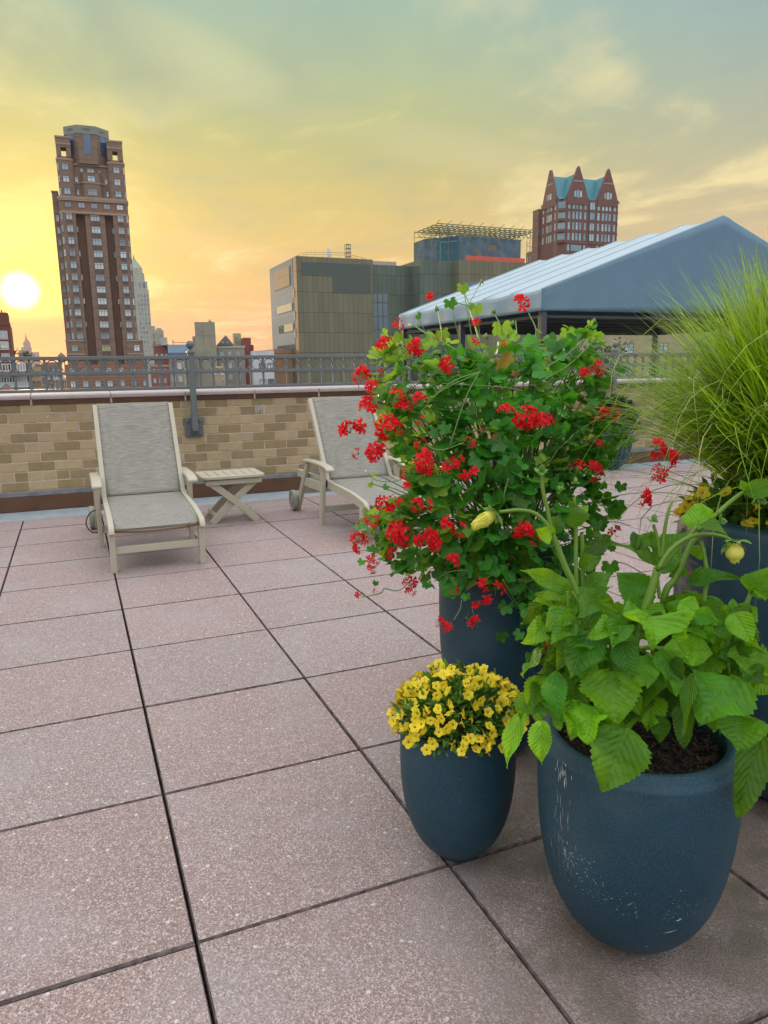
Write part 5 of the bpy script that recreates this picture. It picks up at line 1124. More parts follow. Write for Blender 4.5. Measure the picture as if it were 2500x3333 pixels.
# ---- tall brown apartment tower by the sun
def apartment_tower():
    s = Site('apartment_tower', 'tall brown brick apartment tower with stepped octagonal crown beside the sun', 'building', (6.743, 188.469), (0.036, 0.999), 190, 215)
    MBr = brickm('tower_brick', rgb('7f6a5a'), rgb('6e5244'), 2.66, 0.45); MSt = material('tower_stone', rgb('9c8673'), 0.85, 0.1, 0.5); MDk = material('tower_recess_brick', rgb('6b5244'), 0.9, 0.1, 0.5)
    MGr = material('crown_panel', rgb('7d8579'), 0.7, 0.08, 0.4)
    zb = -36
    mb = MB(); mb.prism([(-5.95, 1.3), (-5.15, 0), (-2.55, 0), (-2.55, 1.6), (-0.62, 1.6), (-0.62, .35), (3.72, .35), (3.72, 1.6), (5.45, 1.6), (5.45, 0), (8.2, 0), (9.0, 1.3), (9.0, 14), (-5.95, 14)], zb, 37.7)
    s.part(mb, 'shaft', MBr)
    for a, b in ((-2.5, -0.66), (3.76, 5.40)):
        mb = MB(); mb.box((a, 1.56, zb), (b, 1.595, 37.6)); s.part(mb, 'recess', MDk)
    for a, b in ((-5.1, -4.75), (-3.05, -2.6), (-.58, .40), (2.7, 3.68), (5.5, 5.95), (7.8, 8.15)):
        mb = MB(); y = .35 if -1 < a < 3.6 else 0; mb.box((a, y-.06, 9.2), (b, y-.001, 37.5)); s.part(mb, 'pier', MSt if abs(a) > 9 else MBr)
    mb = MB(); mb.prism([(-5.95, 1.3), (-5.15, .1), (8.2, .1), (9.0, 1.3), (9.0, 14), (-5.95, 14)], 37.71, 40.7); s.part(mb, 'attic', brickm('attic_brick', rgb('806351'), rgb('94705c'), .6, .6))
    def band(z0, z1, ex, y0=-.15):
        mb = MB(); mb.prism([(-5.95-ex, 1.3), (-5.15-ex*.5, y0), (8.2+ex*.5, y0), (9.0+ex, 1.3), (9.0+ex, 14.1), (-5.95-ex, 14.1)], z0, z1); s.part(mb, 'cornice', MSt)
    band(37.25, 37.78, .12); band(40.0, 40.35, .10); band(40.4, 40.95, .22)
    # upper stage: corner turrets with a recessed middle
    for (a, b) in ((-5.55, -2.2), (5.25, 8.9)):
        mb = MB(); c = .6; P = [(a, .8), (a+c, .15), (b-c, .15), (b, .8), (b, 6), (a, 6)]; mb.prism(P, 40.96, 48.6); s.part(mb, 'turret', MBr)
        mb = MB(); e = .12; P2 = [(a-e, .8), (a+c-e*.5, .03), (b-c+e*.5, .03), (b+e, .8), (b+e, 6.1), (a-e, 6.1)]; mb.prism(P2, 48.6, 49.05); s.part(mb, 'cornice', MSt)
        # open loggia: four piers and a lintel
        m_ = (a+b)/2; i0, i1 = a+.15, b-.15
        mb = MB(); mb.box((i0, .3, 49.06), (m_-.58, 3.6, 51.3)); mb.box((m_+.58, .3, 49.06), (i1, 3.6, 51.3)); mb.box((i0, .3, 51.301), (i1, 3.6, 53.3)); mb.box((i0, .3, 49.061), (i1, 3.6, 49.4)); s.part(mb, 'turret', MBr)
        mb = MB(); mb.box((i0-.1, .2, 53.301), (i1+.1, 3.7, 53.65)); s.part(mb, 'cornice', MSt); mb = MB(); mb.box((i0-.06, .24, 51.9), (i1+.06, .299, 52.2)); s.part(mb, 'cornice', MSt)
    mb = MB(); mb.box((-2.19, 1.8, 40.96), (5.24, 8, 48.0)); s.part(mb, 'upper_block', MBr)
    mb = MB(); mb.prism([(-.9, 1.79), (-.2, .7), (3.2, .7), (3.9, 1.79)], 40.96, 46.2); s.part(mb, 'bay', MBr)
    for z in (48.0, 44.1):
        mb = MB(); mb.prism([(-2.18, 1.79), (-1.0, 1.6), (-.3, .6), (3.3, .6), (4.0, 1.6), (5.23, 1.79)] if z < 47 else [(-2.18, 1.79), (-2.18, 1.5), (5.23, 1.5), (5.23, 1.79)], z, z+.35); s.part(mb, 'cornice', MSt)
    # octagonal crown
    cx, cy, R = 1.27, 5.2, 5.1; oc = [(cx+R*math.cos(a), cy+R*.9*math.sin(a)) for a in np.radians([-112.5+45*k for k in range(8)])]
    oc2 = [(cx+(x-cx)*1.03, cy+(y-cy)*1.03) for x, y in oc]
    mb = MB(); mb.prism(oc, 48.36, 54.7); s.part(mb, 'crown', MBr); mb = MB(); mb.prism(oc2, 54.7, 56.45); s.part(mb, 'crown_parapet', MGr)
    for k in (0, 1, 7):
        p, q = np.array(oc[k]), np.array(oc[(k+1) % 8]); m_ = (p+q)/2; d = (q-p)/np.linalg.norm(q-p); nn = np.array((d[1], -d[0]))
        if nn[1] > 0: nn = -nn
        mb = MB(); a, b = m_-d*.75+nn*.06, m_+d*.75+nn*.06; a2, b2 = m_-d*.75-nn*.2, m_+d*.75-nn*.2
        mb.prism([tuple(a), tuple(b), tuple(b2), tuple(a2)], 50.4, 54.69); s.part(mb, 'tall_window', M_darkglass)
        mb = MB()
        for j in range(5):
            c = m_+d*(j-2)*.32+nn*.20; th_ = np.arange(14)*2*PI/14
            V = [];
            for t in th_:
                for rr in (.14, .20): V.append((c[0]+d[0]*rr*math.cos(t), c[1]+d[1]*rr*math.cos(t), 55.7+rr*math.sin(t)))
            mb.add(V, [(2*i, 2*i+1, 2*((i+1) % 14)+1, 2*((i+1) % 14)) for i in range(14)])
        s.part(mb, 'rosette', MSt, solid=.06)
    # rear left wing
    mb = MB(); mb.box((-7.26, 3.2, zb), (-5.96, 13, 42.3)); s.part(mb, 'side_wing', MBr); mb = MB(); mb.box((-7.36, 3.1, 42.3), (-5.9, 13.1, 42.55)); s.part(mb, 'cornice', MSt)
    # windows
    fl = [36.63-2.66*i for i in range(11)]
    for i, z in enumerate(fl+[7.21]):
        lowest = z < 8
        g = M_curtain if lowest else None
        window(s, -5.33 if lowest else -3.95, z-.05, 1.3, 1.42, -.3 if lowest else 0.0, (1, 1)); window(s, 8.51 if lowest else 7.13, z-.05, 1.3, 1.42, -.3 if lowest else 0.0, (1, 1))
        window(s, 1.58, z-.05, 1.95, 1.42, .35, (2, 1), glass=g)
        mb = MB(); mb.box((.62, .30, z-1.75), (2.55, .349, z-.80)); s.part(mb, 'spandrel', material('spandrel', rgb('5b4a42'), .6, .1, 1) if i == 0 else bpy.data.materials['spandrel'])
        for u in (-3.95, 7.13):
            if not lowest: mb = MB(); mb.box((u-.62, -.04, z-1.5), (u+.62, -.001, z-.80)); s.part(mb, 'spandrel', bpy.data.materials['spandrel'])
        if not lowest:
            for u, y in ((-5.55, .62), (8.62, .70)):
                mb = MB(); mb.box((u-.16, y-.22, z-.75), (u+.16, y+.2, z+.68)); s.part(mb, 'slim_window', M_win)
            window(s, -6.5, z-.05, .62, 1.4, 3.2, (1, 1))
            if i % 2 == 1:
                for u in (-2.4, 5.30): mb = MB(); mb.box((u-.13, 1.0, z-.6), (u+.13, 1.55, z+.6)); s.part(mb, 'slim_window', M_win)
    for u in (-3.95, -1.13, 1.62, 4.36, 7.2): window(s, u, 39.12, 1.35, 1.1, .1, (1, 0))
    for z in (42.0, 44.6, 47.2):
        for u in (-3.85, 7.1): window(s, u, z, 1.3, 1.3, .15, (1, 1))
        for u in (-5.3, 8.62): mb = MB(); mb.box((u-.14, .4, z-.7), (u+.14, .9, z+.6)); s.part(mb, 'slim_window', M_win)
    window(s, 1.5, 42.2, 2.0, 1.4, .7, (2, 1)); window(s, 1.5, 45.1, 1.6, 1.2, .7, (1, 1)); window(s, 1.5, 47.1, 1.5, .9, 1.8, (1, 1))
    for u in (-1.7, 4.7): window(s, u, 45.0, .7, 1.1, 1.8, (0, 1)); window(s, u+.1, 42.2, .5, 1.2, 1.8, (0, 1))
    for u in (-.4, 3.4): window(s, u, 47.1, .7, .8, 1.8, (0, 1))
    # widened base
    for a, b in ((-7.2, -3.3), (6.3, 10.0)):
        mb = MB(); mb.box((a, -.3, zb), (b, 1.5, 8.7)); s.part(mb, 'base_bay', MBr); mb = MB(); mb.box((a-.1, -.45, 8.7), (b+.1, 1.6, 9.1)); s.part(mb, 'cornice', MSt); mb = MB(); mb.box((a-.05, -.42, 5.6), (b+.05, -.301, 6.0)); s.part(mb, 'cornice', MSt)
    mb = MB(); mb.box((-7.9, -.7, zb), (10.5, 3, 3.4)); s.part(mb, 'podium', brickm('podium_brick', rgb('84604d'), rgb('a68a74'), .9, .7)); 
    for u in np.arange(-6.4, 10, 2.72):
        for z in (1.9, -1.2, -3.9): window(s, float(u), z, 1.2, 1.4, -.72, (1, 1))
apartment_tower()

# ---- gabled tower on the right
def gabled_tower():
    n = np.array((0.608, 0.794)); th = math.atan2(-n[0], n[1])
    s = Site('gabled_tower', 'dark red brick tower with three pointed gables and teal copper roofs', 'building', (170.193, 220.824), n, 280, 280)
    al = math.radians(34); e1 = np.array((math.cos(al), math.sin(al))); e2 = np.array((-math.sin(al), math.cos(al)))
    c0 = np.array((-7.2, 0.0)); loc = s.e.location; w_ = Vector((c0[0]*math.cos(th)-c0[1]*math.sin(th), c0[0]*math.sin(th)+c0[1]*math.cos(th), 0))
    s.e.location = loc+w_; s.e.rotation_euler.z = th+al
    MB_ = brickm('gabled_brick', rgb('704f49'), rgb('855d54'), 3.6, .3); MC = material('copper_roof', rgb('358a92'), 0.5, 0.12, 0.25, hue_to=rgb('2a7280')); MS = material('pale_string_course', rgb('9a8578'), .8, .1, 1)
    W, Dp, ZEV, ZRG = 24.0, 13.2, 59.6, 68.4
    ch = 2.2
    mb = MB(); mb.prism([(ch, 0), (W, 0), (W, Dp), (0, Dp), (0, ch)], -38, ZEV); s.part(mb, 'walls', MB_)
    mb = MB(); mb.prism([(-1, Dp+.01), (3.5, Dp+.01), (3.5, Dp+4.1), (-1, Dp+4.1)], -38, 58.4); s.part(mb, 'wing', MB_)
    mb = MB(); mb.prism([(-1.0, Dp+4.11), (3, Dp+4.11), (3, Dp+8.4), (-1.0, Dp+8.4)], -38, 44.2); s.part(mb, 'wing', MB_)
    def roof_x(y0, hw, x0, x1):     # ridge along x
        V = []; st = [(-1, ZEV-.3), (-.72, ZEV+1.0), (-.45, ZEV+3.6), (-.2, ZEV+6.4), (0, ZRG), (.2, ZEV+6.4), (.45, ZEV+3.6), (.72, ZEV+1.0), (1, ZEV-.3)]
        for x in (x0, x1):
            for t, z in st: V.append((x, y0+t*hw, z))
        k = len(st); mb = MB(); mb.add(V, [(i, i+1, k+i+1, k+i) for i in range(k-1)]+[tuple(range(k))[::-1], tuple(range(k, 2*k))]); s.part(mb, 'roof', MC)
    def roof_y(xc, hw, y0, y1):
        V = []; st = [(-1, ZEV-.3), (-.72, ZEV+1.0), (-.45, ZEV+3.6), (-.2, ZEV+6.4), (0, ZRG), (.2, ZEV+6.4), (.45, ZEV+3.6), (.72, ZEV+1.0), (1, ZEV-.3)]
        for y in (y0, y1):
            for t, z in st: V.append((xc+t*hw, y, z))
        k = len(st); mb = MB(); mb.add(V, [(i, k+i, k+i+1, i+1) for i in range(k-1)]+[tuple(range(k)), tuple(range(k, 2*k))[::-1]]); s.part(mb, 'roof', MC)
    roof_x(7.5, 6.2, .5, W-.5); roof_y(6.75, 6.3, .5, Dp-.4); roof_y(19.3, 6.0, .52, Dp-.42)
    def gwall(f):      # brick gable with pinnacle, standing 0.8 m proud of the roof
        P = [(-4.3, ZEV-2), (4.3, ZEV-2), (4.2, ZEV+.4), (3.3, ZEV+3.1), (2.1, ZEV+6.2), (1.0, ZEV+8.9), (.45, ZEV+10.3), (0, ZEV+10.9), (-.45, ZEV+10.3), (-1.0, ZEV+8.9), (-2.1, ZEV+6.2), (-3.3, ZEV+3.1), (-4.2, ZEV+.4)]
        k = len(P); mb = MB(); V = [f(t, z, d) for d in (-.25, .75) for t, z in P]; mb.add(V, [tuple(range(k)), tuple(range(2*k-1, k-1, -1))]+[(i, k+i, k+(i+1) % k, (i+1) % k) for i in range(k)]); s.part(mb, 'gable', MB_)
        mb = MB(); V = [f(t, z, d) for d in (-.33, -.26) for t, z in ((-2.1, ZEV+5.6), (2.1, ZEV+5.6), (2.1, ZEV+6.1), (-2.1, ZEV+6.1))]; mb.add(V, [(0, 1, 2, 3), (0, 4, 5, 1), (2, 6, 7, 3), (1, 5, 6, 2), (3, 7, 4, 0)]); s.part(mb, 'string_course', MS)
    gwall(lambda t, z, d: (6.75+t, d, z)); gwall(lambda t, z, d: (19.3+t, d, z)); gwall(lambda t, z, d: (d, 7.5+t, z))
    M_gw = glassy('gabled_window', rgb('6f9aa3'), .12, .35, .9, rgb('a9bcbb'))
    def win(x, z, w_, h): window(s, x, z, w_, h, 0.0, (0, 1), glass=M_gw)
    def winL(y, z, w_, h): mb = MB(); mb.box((-.06, y-w_/2, z-h/2), (.1, y+w_/2, z+h/2)); s.part(mb, 'window', M_gw)
    for gx in (6.75, 19.3):
        for t, h in ((-1.15, 1.9), (0, 2.5), (1.15, 1.9)):
            mb = MB(); mb.box((gx+t-.42, -.31, ZEV+1.6-h/2), (gx+t+.42, -.2, ZEV+1.6+h/2)); s.part(mb, 'gable_window', M_gw)
    for t in (-1.1, 0, 1.1): mb = MB(); mb.box((-.31, 7.5+t-.38, ZEV+.6), (-.2, 7.5+t+.38, ZEV+2.6)); s.part(mb, 'gable_window', M_gw)
    for z in (57.4, 54.0, 50.4, 46.8):
        for x in (3.45, 10.15, 15.75, 22.6): win(x, z, .95, 2.5)
        for gx in (6.75, 19.1):
            for t in (-1.45, 0, 1.45): win(gx+t, z, .95, 2.5)
        window(s, 12.9, z, 2.0, 2.5, -.3, (1, 0), glass=M_gw); mb = MB(); mb.box((11.7, -.3, z-2.2), (14.1, .2, z-1.35)); s.part(mb, 'bay_apron', MB_)
        for y in (3.4, 11.4): winL(y, z, .8, 2.4)
        for y in (6.1, 7.4, 8.7): winL(y, z, .75, 2.4)
        # corner balconies
        d = np.array((1, -1))/math.sqrt(2); nn = np.array((-1, -1))/math.sqrt(2); m_ = np.array((ch/2, ch/2))
        a, b = m_-d*1.3+nn*.05, m_+d*1.3+nn*.05; mb = MB(); mb.prism([tuple(a), tuple(b), tuple(b-nn*.1), tuple(a-nn*.1)], z-1.2, z+1.2); s.part(mb, 'window', M_gw)
        a, b = m_-d*1.5, m_+d*1.5; arc = [tuple(m_+d*1.5*math.cos(t)*-1+nn*1.0*math.sin(t)) for t in np.linspace(0, PI, 9)]
        mb = MB(); mb.prism(arc, z-2.1, z-1.15); s.part(mb, 'balcony', MB_)
    for z in (43.0,):
        for x in (3.45, 10.15, 15.75, 22.6): win(x, z, 1.0, 2.2)
        for gx in (6.75, 19.1): window(s, gx, z, 4.4, 2.2, 0, (3, 0), glass=M_gw)
    mb = MB(); mb.box((ch, -.2, 44.4), (W+.2, -.001, 44.9)); s.part(mb, 'string_course', MB_)
    for z in (56, 52, 48.5): mb = MB(); mb.box((W+.001, 1, z-.5), (W+.9, 4, z+.5)); s.part(mb, 'balcony', MB_)
    for z in (41.5, 38): 
        for y in (Dp+5.3, Dp+7.2): mb = MB(); mb.box((-1.06, y-.5, z-1), (-.9, y+.5, z+1)); s.part(mb, 'window', M_gw)
gabled_tower()

# ---- green metal-clad museum with netted rooftop block
def clad(name, c, px, pz, line=(.03, .035, .03), w_=.06):
    def ex(N, L, co, col, b):
        sp = N.new('ShaderNodeSeparateXYZ'); L.new(co, sp.inputs[0]); ge = N.new('ShaderNodeNewGeometry')
        def m(op, a, c2=None):
            q = N.new('ShaderNodeMath'); q.operation = op
            for i, v in enumerate((a, c2)):
                if v is None: continue
                if isinstance(v, (int, float)): q.inputs[i].default_value = v
                else: L.new(v, q.inputs[i])
            return q.outputs[0]
        h = m('ADD', sp.outputs[0], sp.outputs[1])
        def line_(v, p, wd): return m('LESS_THAN', m('FRACT', m('MULTIPLY', v, 1/p)), wd/p)
        ln = m('MAXIMUM', line_(h, px, w_), line_(sp.outputs[2], pz, .10))
        cell = m('FLOOR', m('MULTIPLY', h, 1/px)); wn = N.new('ShaderNodeTexWhiteNoise'); wn.noise_dimensions = '2D'; cb = N.new('ShaderNodeCombineXYZ'); L.new(cell, cb.inputs[0]); L.new(m('FLOOR', m('MULTIPLY', sp.outputs[2], 1/pz)), cb.inputs[1]); L.new(cb.outputs[0], wn.inputs[0])
        sc = N.new('ShaderNodeVectorMath'); sc.operation = 'SCALE'; L.new(col, sc.inputs[0]); mr = N.new('ShaderNodeMapRange'); L.new(wn.outputs[0], mr.inputs[0]); mr.inputs[3].default_value = .88; mr.inputs[4].default_value = 1.12; L.new(mr.outputs[0], sc.inputs['Scale'])
        q = N.new('ShaderNodeMixRGB'); L.new(m('MULTIPLY', ln, .6), q.inputs[0]); L.new(sc.outputs[0], q.inputs[1]); q.inputs[2].default_value = (*line, 1); return q.outputs[0]
    return material(name, c, 0.62, 0.06, 0.3, extra=ex, spec=0.3)
def rot_site(s, c0, al, n):
    th = math.atan2(-n[0], n[1]); w_ = Vector((c0[0]*math.cos(th)-c0[1]*math.sin(th), c0[0]*math.sin(th)+c0[1]*math.cos(th), 0))
    s.e.location = s.e.location+w_; s.e.rotation_euler.z = th+al
def museum():
    n = (0.296, 0.955); al = math.atan2(.307, .952)
    s = Site('museum_building', 'wide olive green metal-clad museum block with a pale side wall, behind the railing', 'building', (38.297, 122.781), n, 130, 130); rot_site(s, (-1.57, 0), al, n)
    MG = clad('olive_cladding', rgb('75745d'), .92, 3.4); MG2 = clad('dark_cladding', rgb('5f6d60'), .92, 3.4); MW = clad('pale_side_cladding', rgb('6c8090'), 40, 3.4, (.3, .33, .36)); MCu = clad('copper_edge', rgb('a58263'), .35, 3.4); MD = material('dark_louvre', rgb('4c584f'), .5, .06, .5); MGl = material('museum_glass', rgb('4c6870'), .12, .2, .5, spec=1.0)
    zb = -38
    mb = MB(); mb.box((0, 0, zb), (14.0, 17.3, 20.26)); s.part(mb, 'main_block', MG)
    mb = MB(); mb.box((-.05, 2.2, 5.0), (-.001, 17.3, 20.1)); s.part(mb, 'side_wall', MW)
    mb = MB(); mb.box((-.07, .0, zb), (-.001, 1.85, 20.2)); s.part(mb, 'edge_strip', MCu); mb = MB(); mb.box((-.03, 1.86, 5.0), (-.001, 2.19, 20.2)); s.part(mb, 'dark_slot', material('slot_black', (.01, .01, .012), .6, .1, 1))
    for y0, y1, z0, z1, m_ in ((4.2, 14.2, 15.9, 19.2, MCu), (3.4, 13.0, 11.6, 12.9, M_curtain), (3.2, 8.8, 8.1, 9.4, M_curtain), (8.9, 12.4, 8.1, 9.4, MGl), (3.0, 14, 5.1, 5.8, MGl)):
        mb = MB(); mb.box((-.09, y0, z0), (-.051, y1, z1)); s.part(mb, 'strip_window', m_)
    for z in (13.6, 9.9, 6.9): mb = MB(); mb.box((-.10, 1.88, z), (-.031, 2.15, z+1.5)); s.part(mb, 'slot_light', M_winwhite)
    mb = MB(); mb.box((.8, -.04, 17.15), (13.6, -.001, 19.35)); s.part(mb, 'louvre_panel', MD); mb = MB(); mb.box((6.4, -.041, 14.4), (13.6, -.0015, 17.149)); s.part(mb, 'louvre_panel', MD)
    mb = MB(); mb.box((-3.5, 4, zb), (-.06, 17, 5.0)); s.part(mb, 'low_wing', MCu)
    mb = MB(); mb.box((14.001, 1.2, zb), (22.05, 17, 19.6)); s.part(mb, 'link_block', MG2)
    mb = MB(); mb.box((14.3, 1.1, -5), (17.3, 1.199, 14.6)); s.part(mb, 'glazing', MGl)
    mb = MB()
    for z in (13.0, 10.6, 8.2, 5.6): mb.box((14.3, 1.04, z), (17.3, 1.099, z+.14))
    for x in (15.3, 16.3): mb.box((x, 1.04, -5), (x+.1, 1.0985, 14.6))
    s.part(mb, 'glazing_bar', M_winframe)
    mb = MB(); mb.box((22.051, -2.6, zb), (28.9, 16.9, 20.26)); s.part(mb, 'middle_block', MG2)
    mb = MB(); mb.box((28.901, -4.6, zb), (46, 16.8, 20.26)); s.part(mb, 'right_block', MG)
    mb = MB(); mb.box((30.2, -4.64, 12.8), (38.5, -4.601, 16.6)); s.part(mb, 'glazing', MGl)
    mb = MB(); mb.box((30, -4.65, -6), (45.5, -4.602, 4.5)); s.part(mb, 'glazing', MGl)
    mb = MB(); mb.box((14.8, 3, 19.601), (20, 6, 20.5)); s.part(mb, 'roof_box', material('roof_unit', rgb('b2a299'), .7, .1, 1))
    mb = MB()
    P = [(0.3, 2, 20.26), (2.5, 2, 21.1), (9, 2, 21.3), (13.6, 2, 20.5)]
    for a, b in zip(P[:-1], P[1:]): mb.bar(np.array(a)+(0, 0, .15), np.array(b)+(0, 0, .15), .05, .05); mb.bar(np.array(a)+(0, 0, -.2), np.array(b)+(0, 0, -.2), .04, .04)
    for x in np.arange(1, 13.6, 1.5): mb.bar((x, 2, 20.2), (x, 2, 21.0 if 2 < x < 11 else 20.7), .04, .04, up=(0, 1, 0))
    s.part(mb, 'roof_rail', M_post)
    mb = MB(); mb.tube([(6.9, 3, 20.2), (6.9, 3, 22.0), (6.9, 3, 22.3)], [.34, .34, .2], 14); s.part(mb, 'vent_stack', M_winwhite, smooth='angle')
    mb = MB()
    for dx in (-.4, .4):
        for dy in (-.4, .4): mb.bar((11.3+dx, 5+dy, 20.2), (11.3+dx, 5+dy, 23.4), .07, .07, up=(0, 1, 0))
    for z in np.arange(20.6, 23.5, .7):
        mb.box((10.9, 4.57, z-.05), (11.7, 4.63, z+.05)); mb.box((10.9, 5.37, z-.05), (11.7, 5.43, z+.05)); mb.bar((10.9, 4.6, z), (11.7, 4.6, min(23.4, z+.7)), .05, .05)
    s.part(mb, 'roof_mast', M_post)
    # netted rooftop block
    MN = material('net_blue', rgb('4b6878'), .8, .3, .7, detail=8, hue_to=rgb('63747c')); MT = material('teal_panel', rgb('2d5f72'), .5, .08, .5)
    mb = MB(); mb.prism([(26, 3.5), (30.5, -1.6), (43.9, -1.6), (43.9, 8), (26, 8)], 20.261, 24.9); s.part(mb, 'rooftop_block', MN)
    a, b = np.array((26, 3.5)), np.array((30.5, -1.6)); d = (b-a)/np.linalg.norm(b-a); nn = np.array((d[1], -d[0])); nn = nn if nn[1] < 0 else -nn
    p, q = a+d*2.6+nn*.06, b+nn*.06; mb = MB(); mb.prism([tuple(p), tuple(q), tuple(q-nn*.055), tuple(p-nn*.055)], 20.262, 24.85); s.part(mb, 'teal_panel', MT)
    MGn = material('green_trim', rgb('3f9e86'), .5, .1, 1); p, q = a+d*3.1+nn*.1, a+d*3.35+nn*.1
    mb = MB(); mb.prism([tuple(p), tuple(q), tuple(q-nn*.03), tuple(p-nn*.03)], 20.9, 23.9); q2 = b+nn*.1-d*.2; mb.prism([tuple(p), tuple(q2), tuple(q2-nn*.03), tuple(p-nn*.03)], 23.901, 24.1); s.part(mb, 'green_trim', MGn)
    mb = MB(); mb.box((36.6, -1.66, 22.6), (38.6, -1.601, 23.6)); s.part(mb, 'plywood_patch', material('plywood', rgb('7f7058'), .8, .15, 2)); mb = MB(); mb.box((34.2, -1.66, 21.3), (35.1, -1.602, 22.5)); s.part(mb, 'plywood_patch', bpy.data.materials['plywood'])
    MO = material('orange_net', rgb('c9604c'), .8, .15, 1.5)
    mb = MB(); mb.box((31, -3.2, 20.3), (43.8, -3.14, 21.3)); s.part(mb, 'safety_net', MO)
    # scaffold
    sc = empty('rooftop_scaffold', s.e.location, s.e.rotation_euler.z); tag(sc, 'spidery scaffold with a jutting truss deck over the museum roof', 'scaffold')
    sc.location.z += s.z(20.26); off = s.z(20.26)
    s2 = Site.__new__(Site); s2.k = 1; s2.e = sc
    def sp(mb, name, m_):
        for v in mb.v: v[:, 2] -= 20.26
        return mb.build(name, m_, sc)
    M_sc = material('scaffold_tube', rgb('66705a'), .6, .15, 2)
    mb = MB()
    xs = np.arange(24.3, 45.5, 1.75); ys = (-2.6, 4.2)
    for x in xs:
        for y in (ys if x < 25 or x > 44.5 else ys[:1] if x < 28 else ys[1:]):
            mb.tube([(x, y, 20.27), (x, y, 26.2)], .05, 5)
    for y in ys:
        for z in (21.9, 23.6, 25.2): mb.tube([(24.3, y, z), (29, y, z)] if y < 0 else [(24.3, y, z), (45, y, z)], .04, 5)
    for x in (24.3, 26.05, 27.8):
        for z in (20.3, 21.9, 23.6): mb.tube([(x, -2.6, z), (x+1.75 if x < 27 else x, -2.6, z+1.6)], .03, 5); mb.tube([(x, -2.6, z), (x, 4.2, z)], .03, 5)
    for x in (44.6, 45.8):
        for y in ys: mb.tube([(x, y, 20.27), (x, y, 25.6)], .05, 5)
    for z in (21.9, 23.6, 25.2): mb.tube([(44.6, -2.6, z), (45.8, -2.6, z)], .04, 5); mb.tube([(44.6, -2.6, z-1.5), (45.8, -2.6, z)], .03, 5)
    sp(mb, 'upright_frame', M_sc)
    mb = MB()
    for y in np.linspace(-3.8, 5, 6):
        mb.bar((24.8, y, 26.3), (46.8, y, 26.3), .09, .14); 
    for x in np.arange(24.8, 46.5, 1.1):
        mb.bar((x, -3.8, 26.15), (x, 5, 26.15), .08, .12)
        mb.bar((x, -3.8, 26.4), (x+.6, -4.1, 26.9), .07, .07) if int(x*10) % 2 == 0 else None
        for y in (-3.2, -.8, 1.6, 4): mb.bar((x, y, 26.1), (x+.45, y, 25.3), .06, .06); mb.bar((x+.45, y, 25.3), (x+1.1, y, 26.1), .06, .06)
    for y in (-3.2, -.8, 1.6, 4): mb.bar((25, y, 25.3), (42, y, 25.3), .07, .07)
    rr = random.Random(2)
    for _ in range(110):
        x = rr.uniform(25, 44); y = rr.uniform(-3.5, 4.5); z = rr.uniform(24.9, 25.5); mb.bar((x, y, z), (x+rr.uniform(-1, 1), y+rr.uniform(-.6, .6), z+rr.uniform(.3, .9)), .06, .06)
    sp(mb, 'truss_deck', M_sc)
museum()

# ---- distant and middle-distance buildings: (name, label, category, O, n, D0, D)
def white_tower():
    s = Site('pale_stepped_tower', 'slender pale stone tower with stepped pointed top rising behind the brown tower', 'building', (22.022, 217.474), (0.101, 0.995), 220, 420)
    MS = brickm('pale_stone', rgb('a9ab9c'), rgb('8f9486'), 3.0, .25); MC = material('green_lead', rgb('8a9a82'), .6, .1, .3)
    mb = MB(); mb.box((-7.3, 0, -20), (-.06, 7, 23.9)); s.part(mb, 'shaft', MS); mb = MB(); mb.box((-6.9, .4, 23.9), (-.30, 6.6, 26.1)); s.part(mb, 'upper_stage', MS); mb = MB(); mb.box((-6.3, .8, 26.1), (-.95, 6, 28.3)); s.part(mb, 'upper_stage', MS)
    mb = MB(); mb.box((-5.9, 1.0, 28.3), (-1.35, 5.6, 29.7)); s.part(mb, 'upper_stage', MS)
    mb = MB(); mb.add([(-5.9, 1, 29.7), (-1.35, 1, 29.7), (-1.35, 5.6, 29.7), (-5.9, 5.6, 29.7), (-3.9, 2.8, 32.2), (-3.0, 2.8, 32.2), (-3.0, 3.8, 32.2), (-3.9, 3.8, 32.2)], [(0, 1, 5, 4), (1, 2, 6, 5), (2, 3, 7, 6), (3, 0, 4, 7), (4, 5, 6, 7)]); s.part(mb, 'roof', MC)
    mb = MB(); mb.tube([(-3.4, 3.3, 32.2), (-3.4, 3.3, 32.8), (-3.35, 3.3, 33.6)], [.28, .2, .03], 8); s.part(mb, 'finial', MC)
    MW = glassy('pale_tower_window', rgb('7a8890'), .3, .4)
    for z in np.arange(22.3, 3, -1.25):
        for u in (-2.9, -2.1, -1.3, -.5): mb = MB(); mb.box((u-.16, -.05, z-.35), (u+.16, .05, z+.35)); s.part(mb, 'window', MW)
    for u in (-2.3, -1.2): mb = MB(); mb.box((u-.25, .35, 24.3), (u+.25, .5, 25.8)); s.part(mb, 'window', MW)
white_tower()
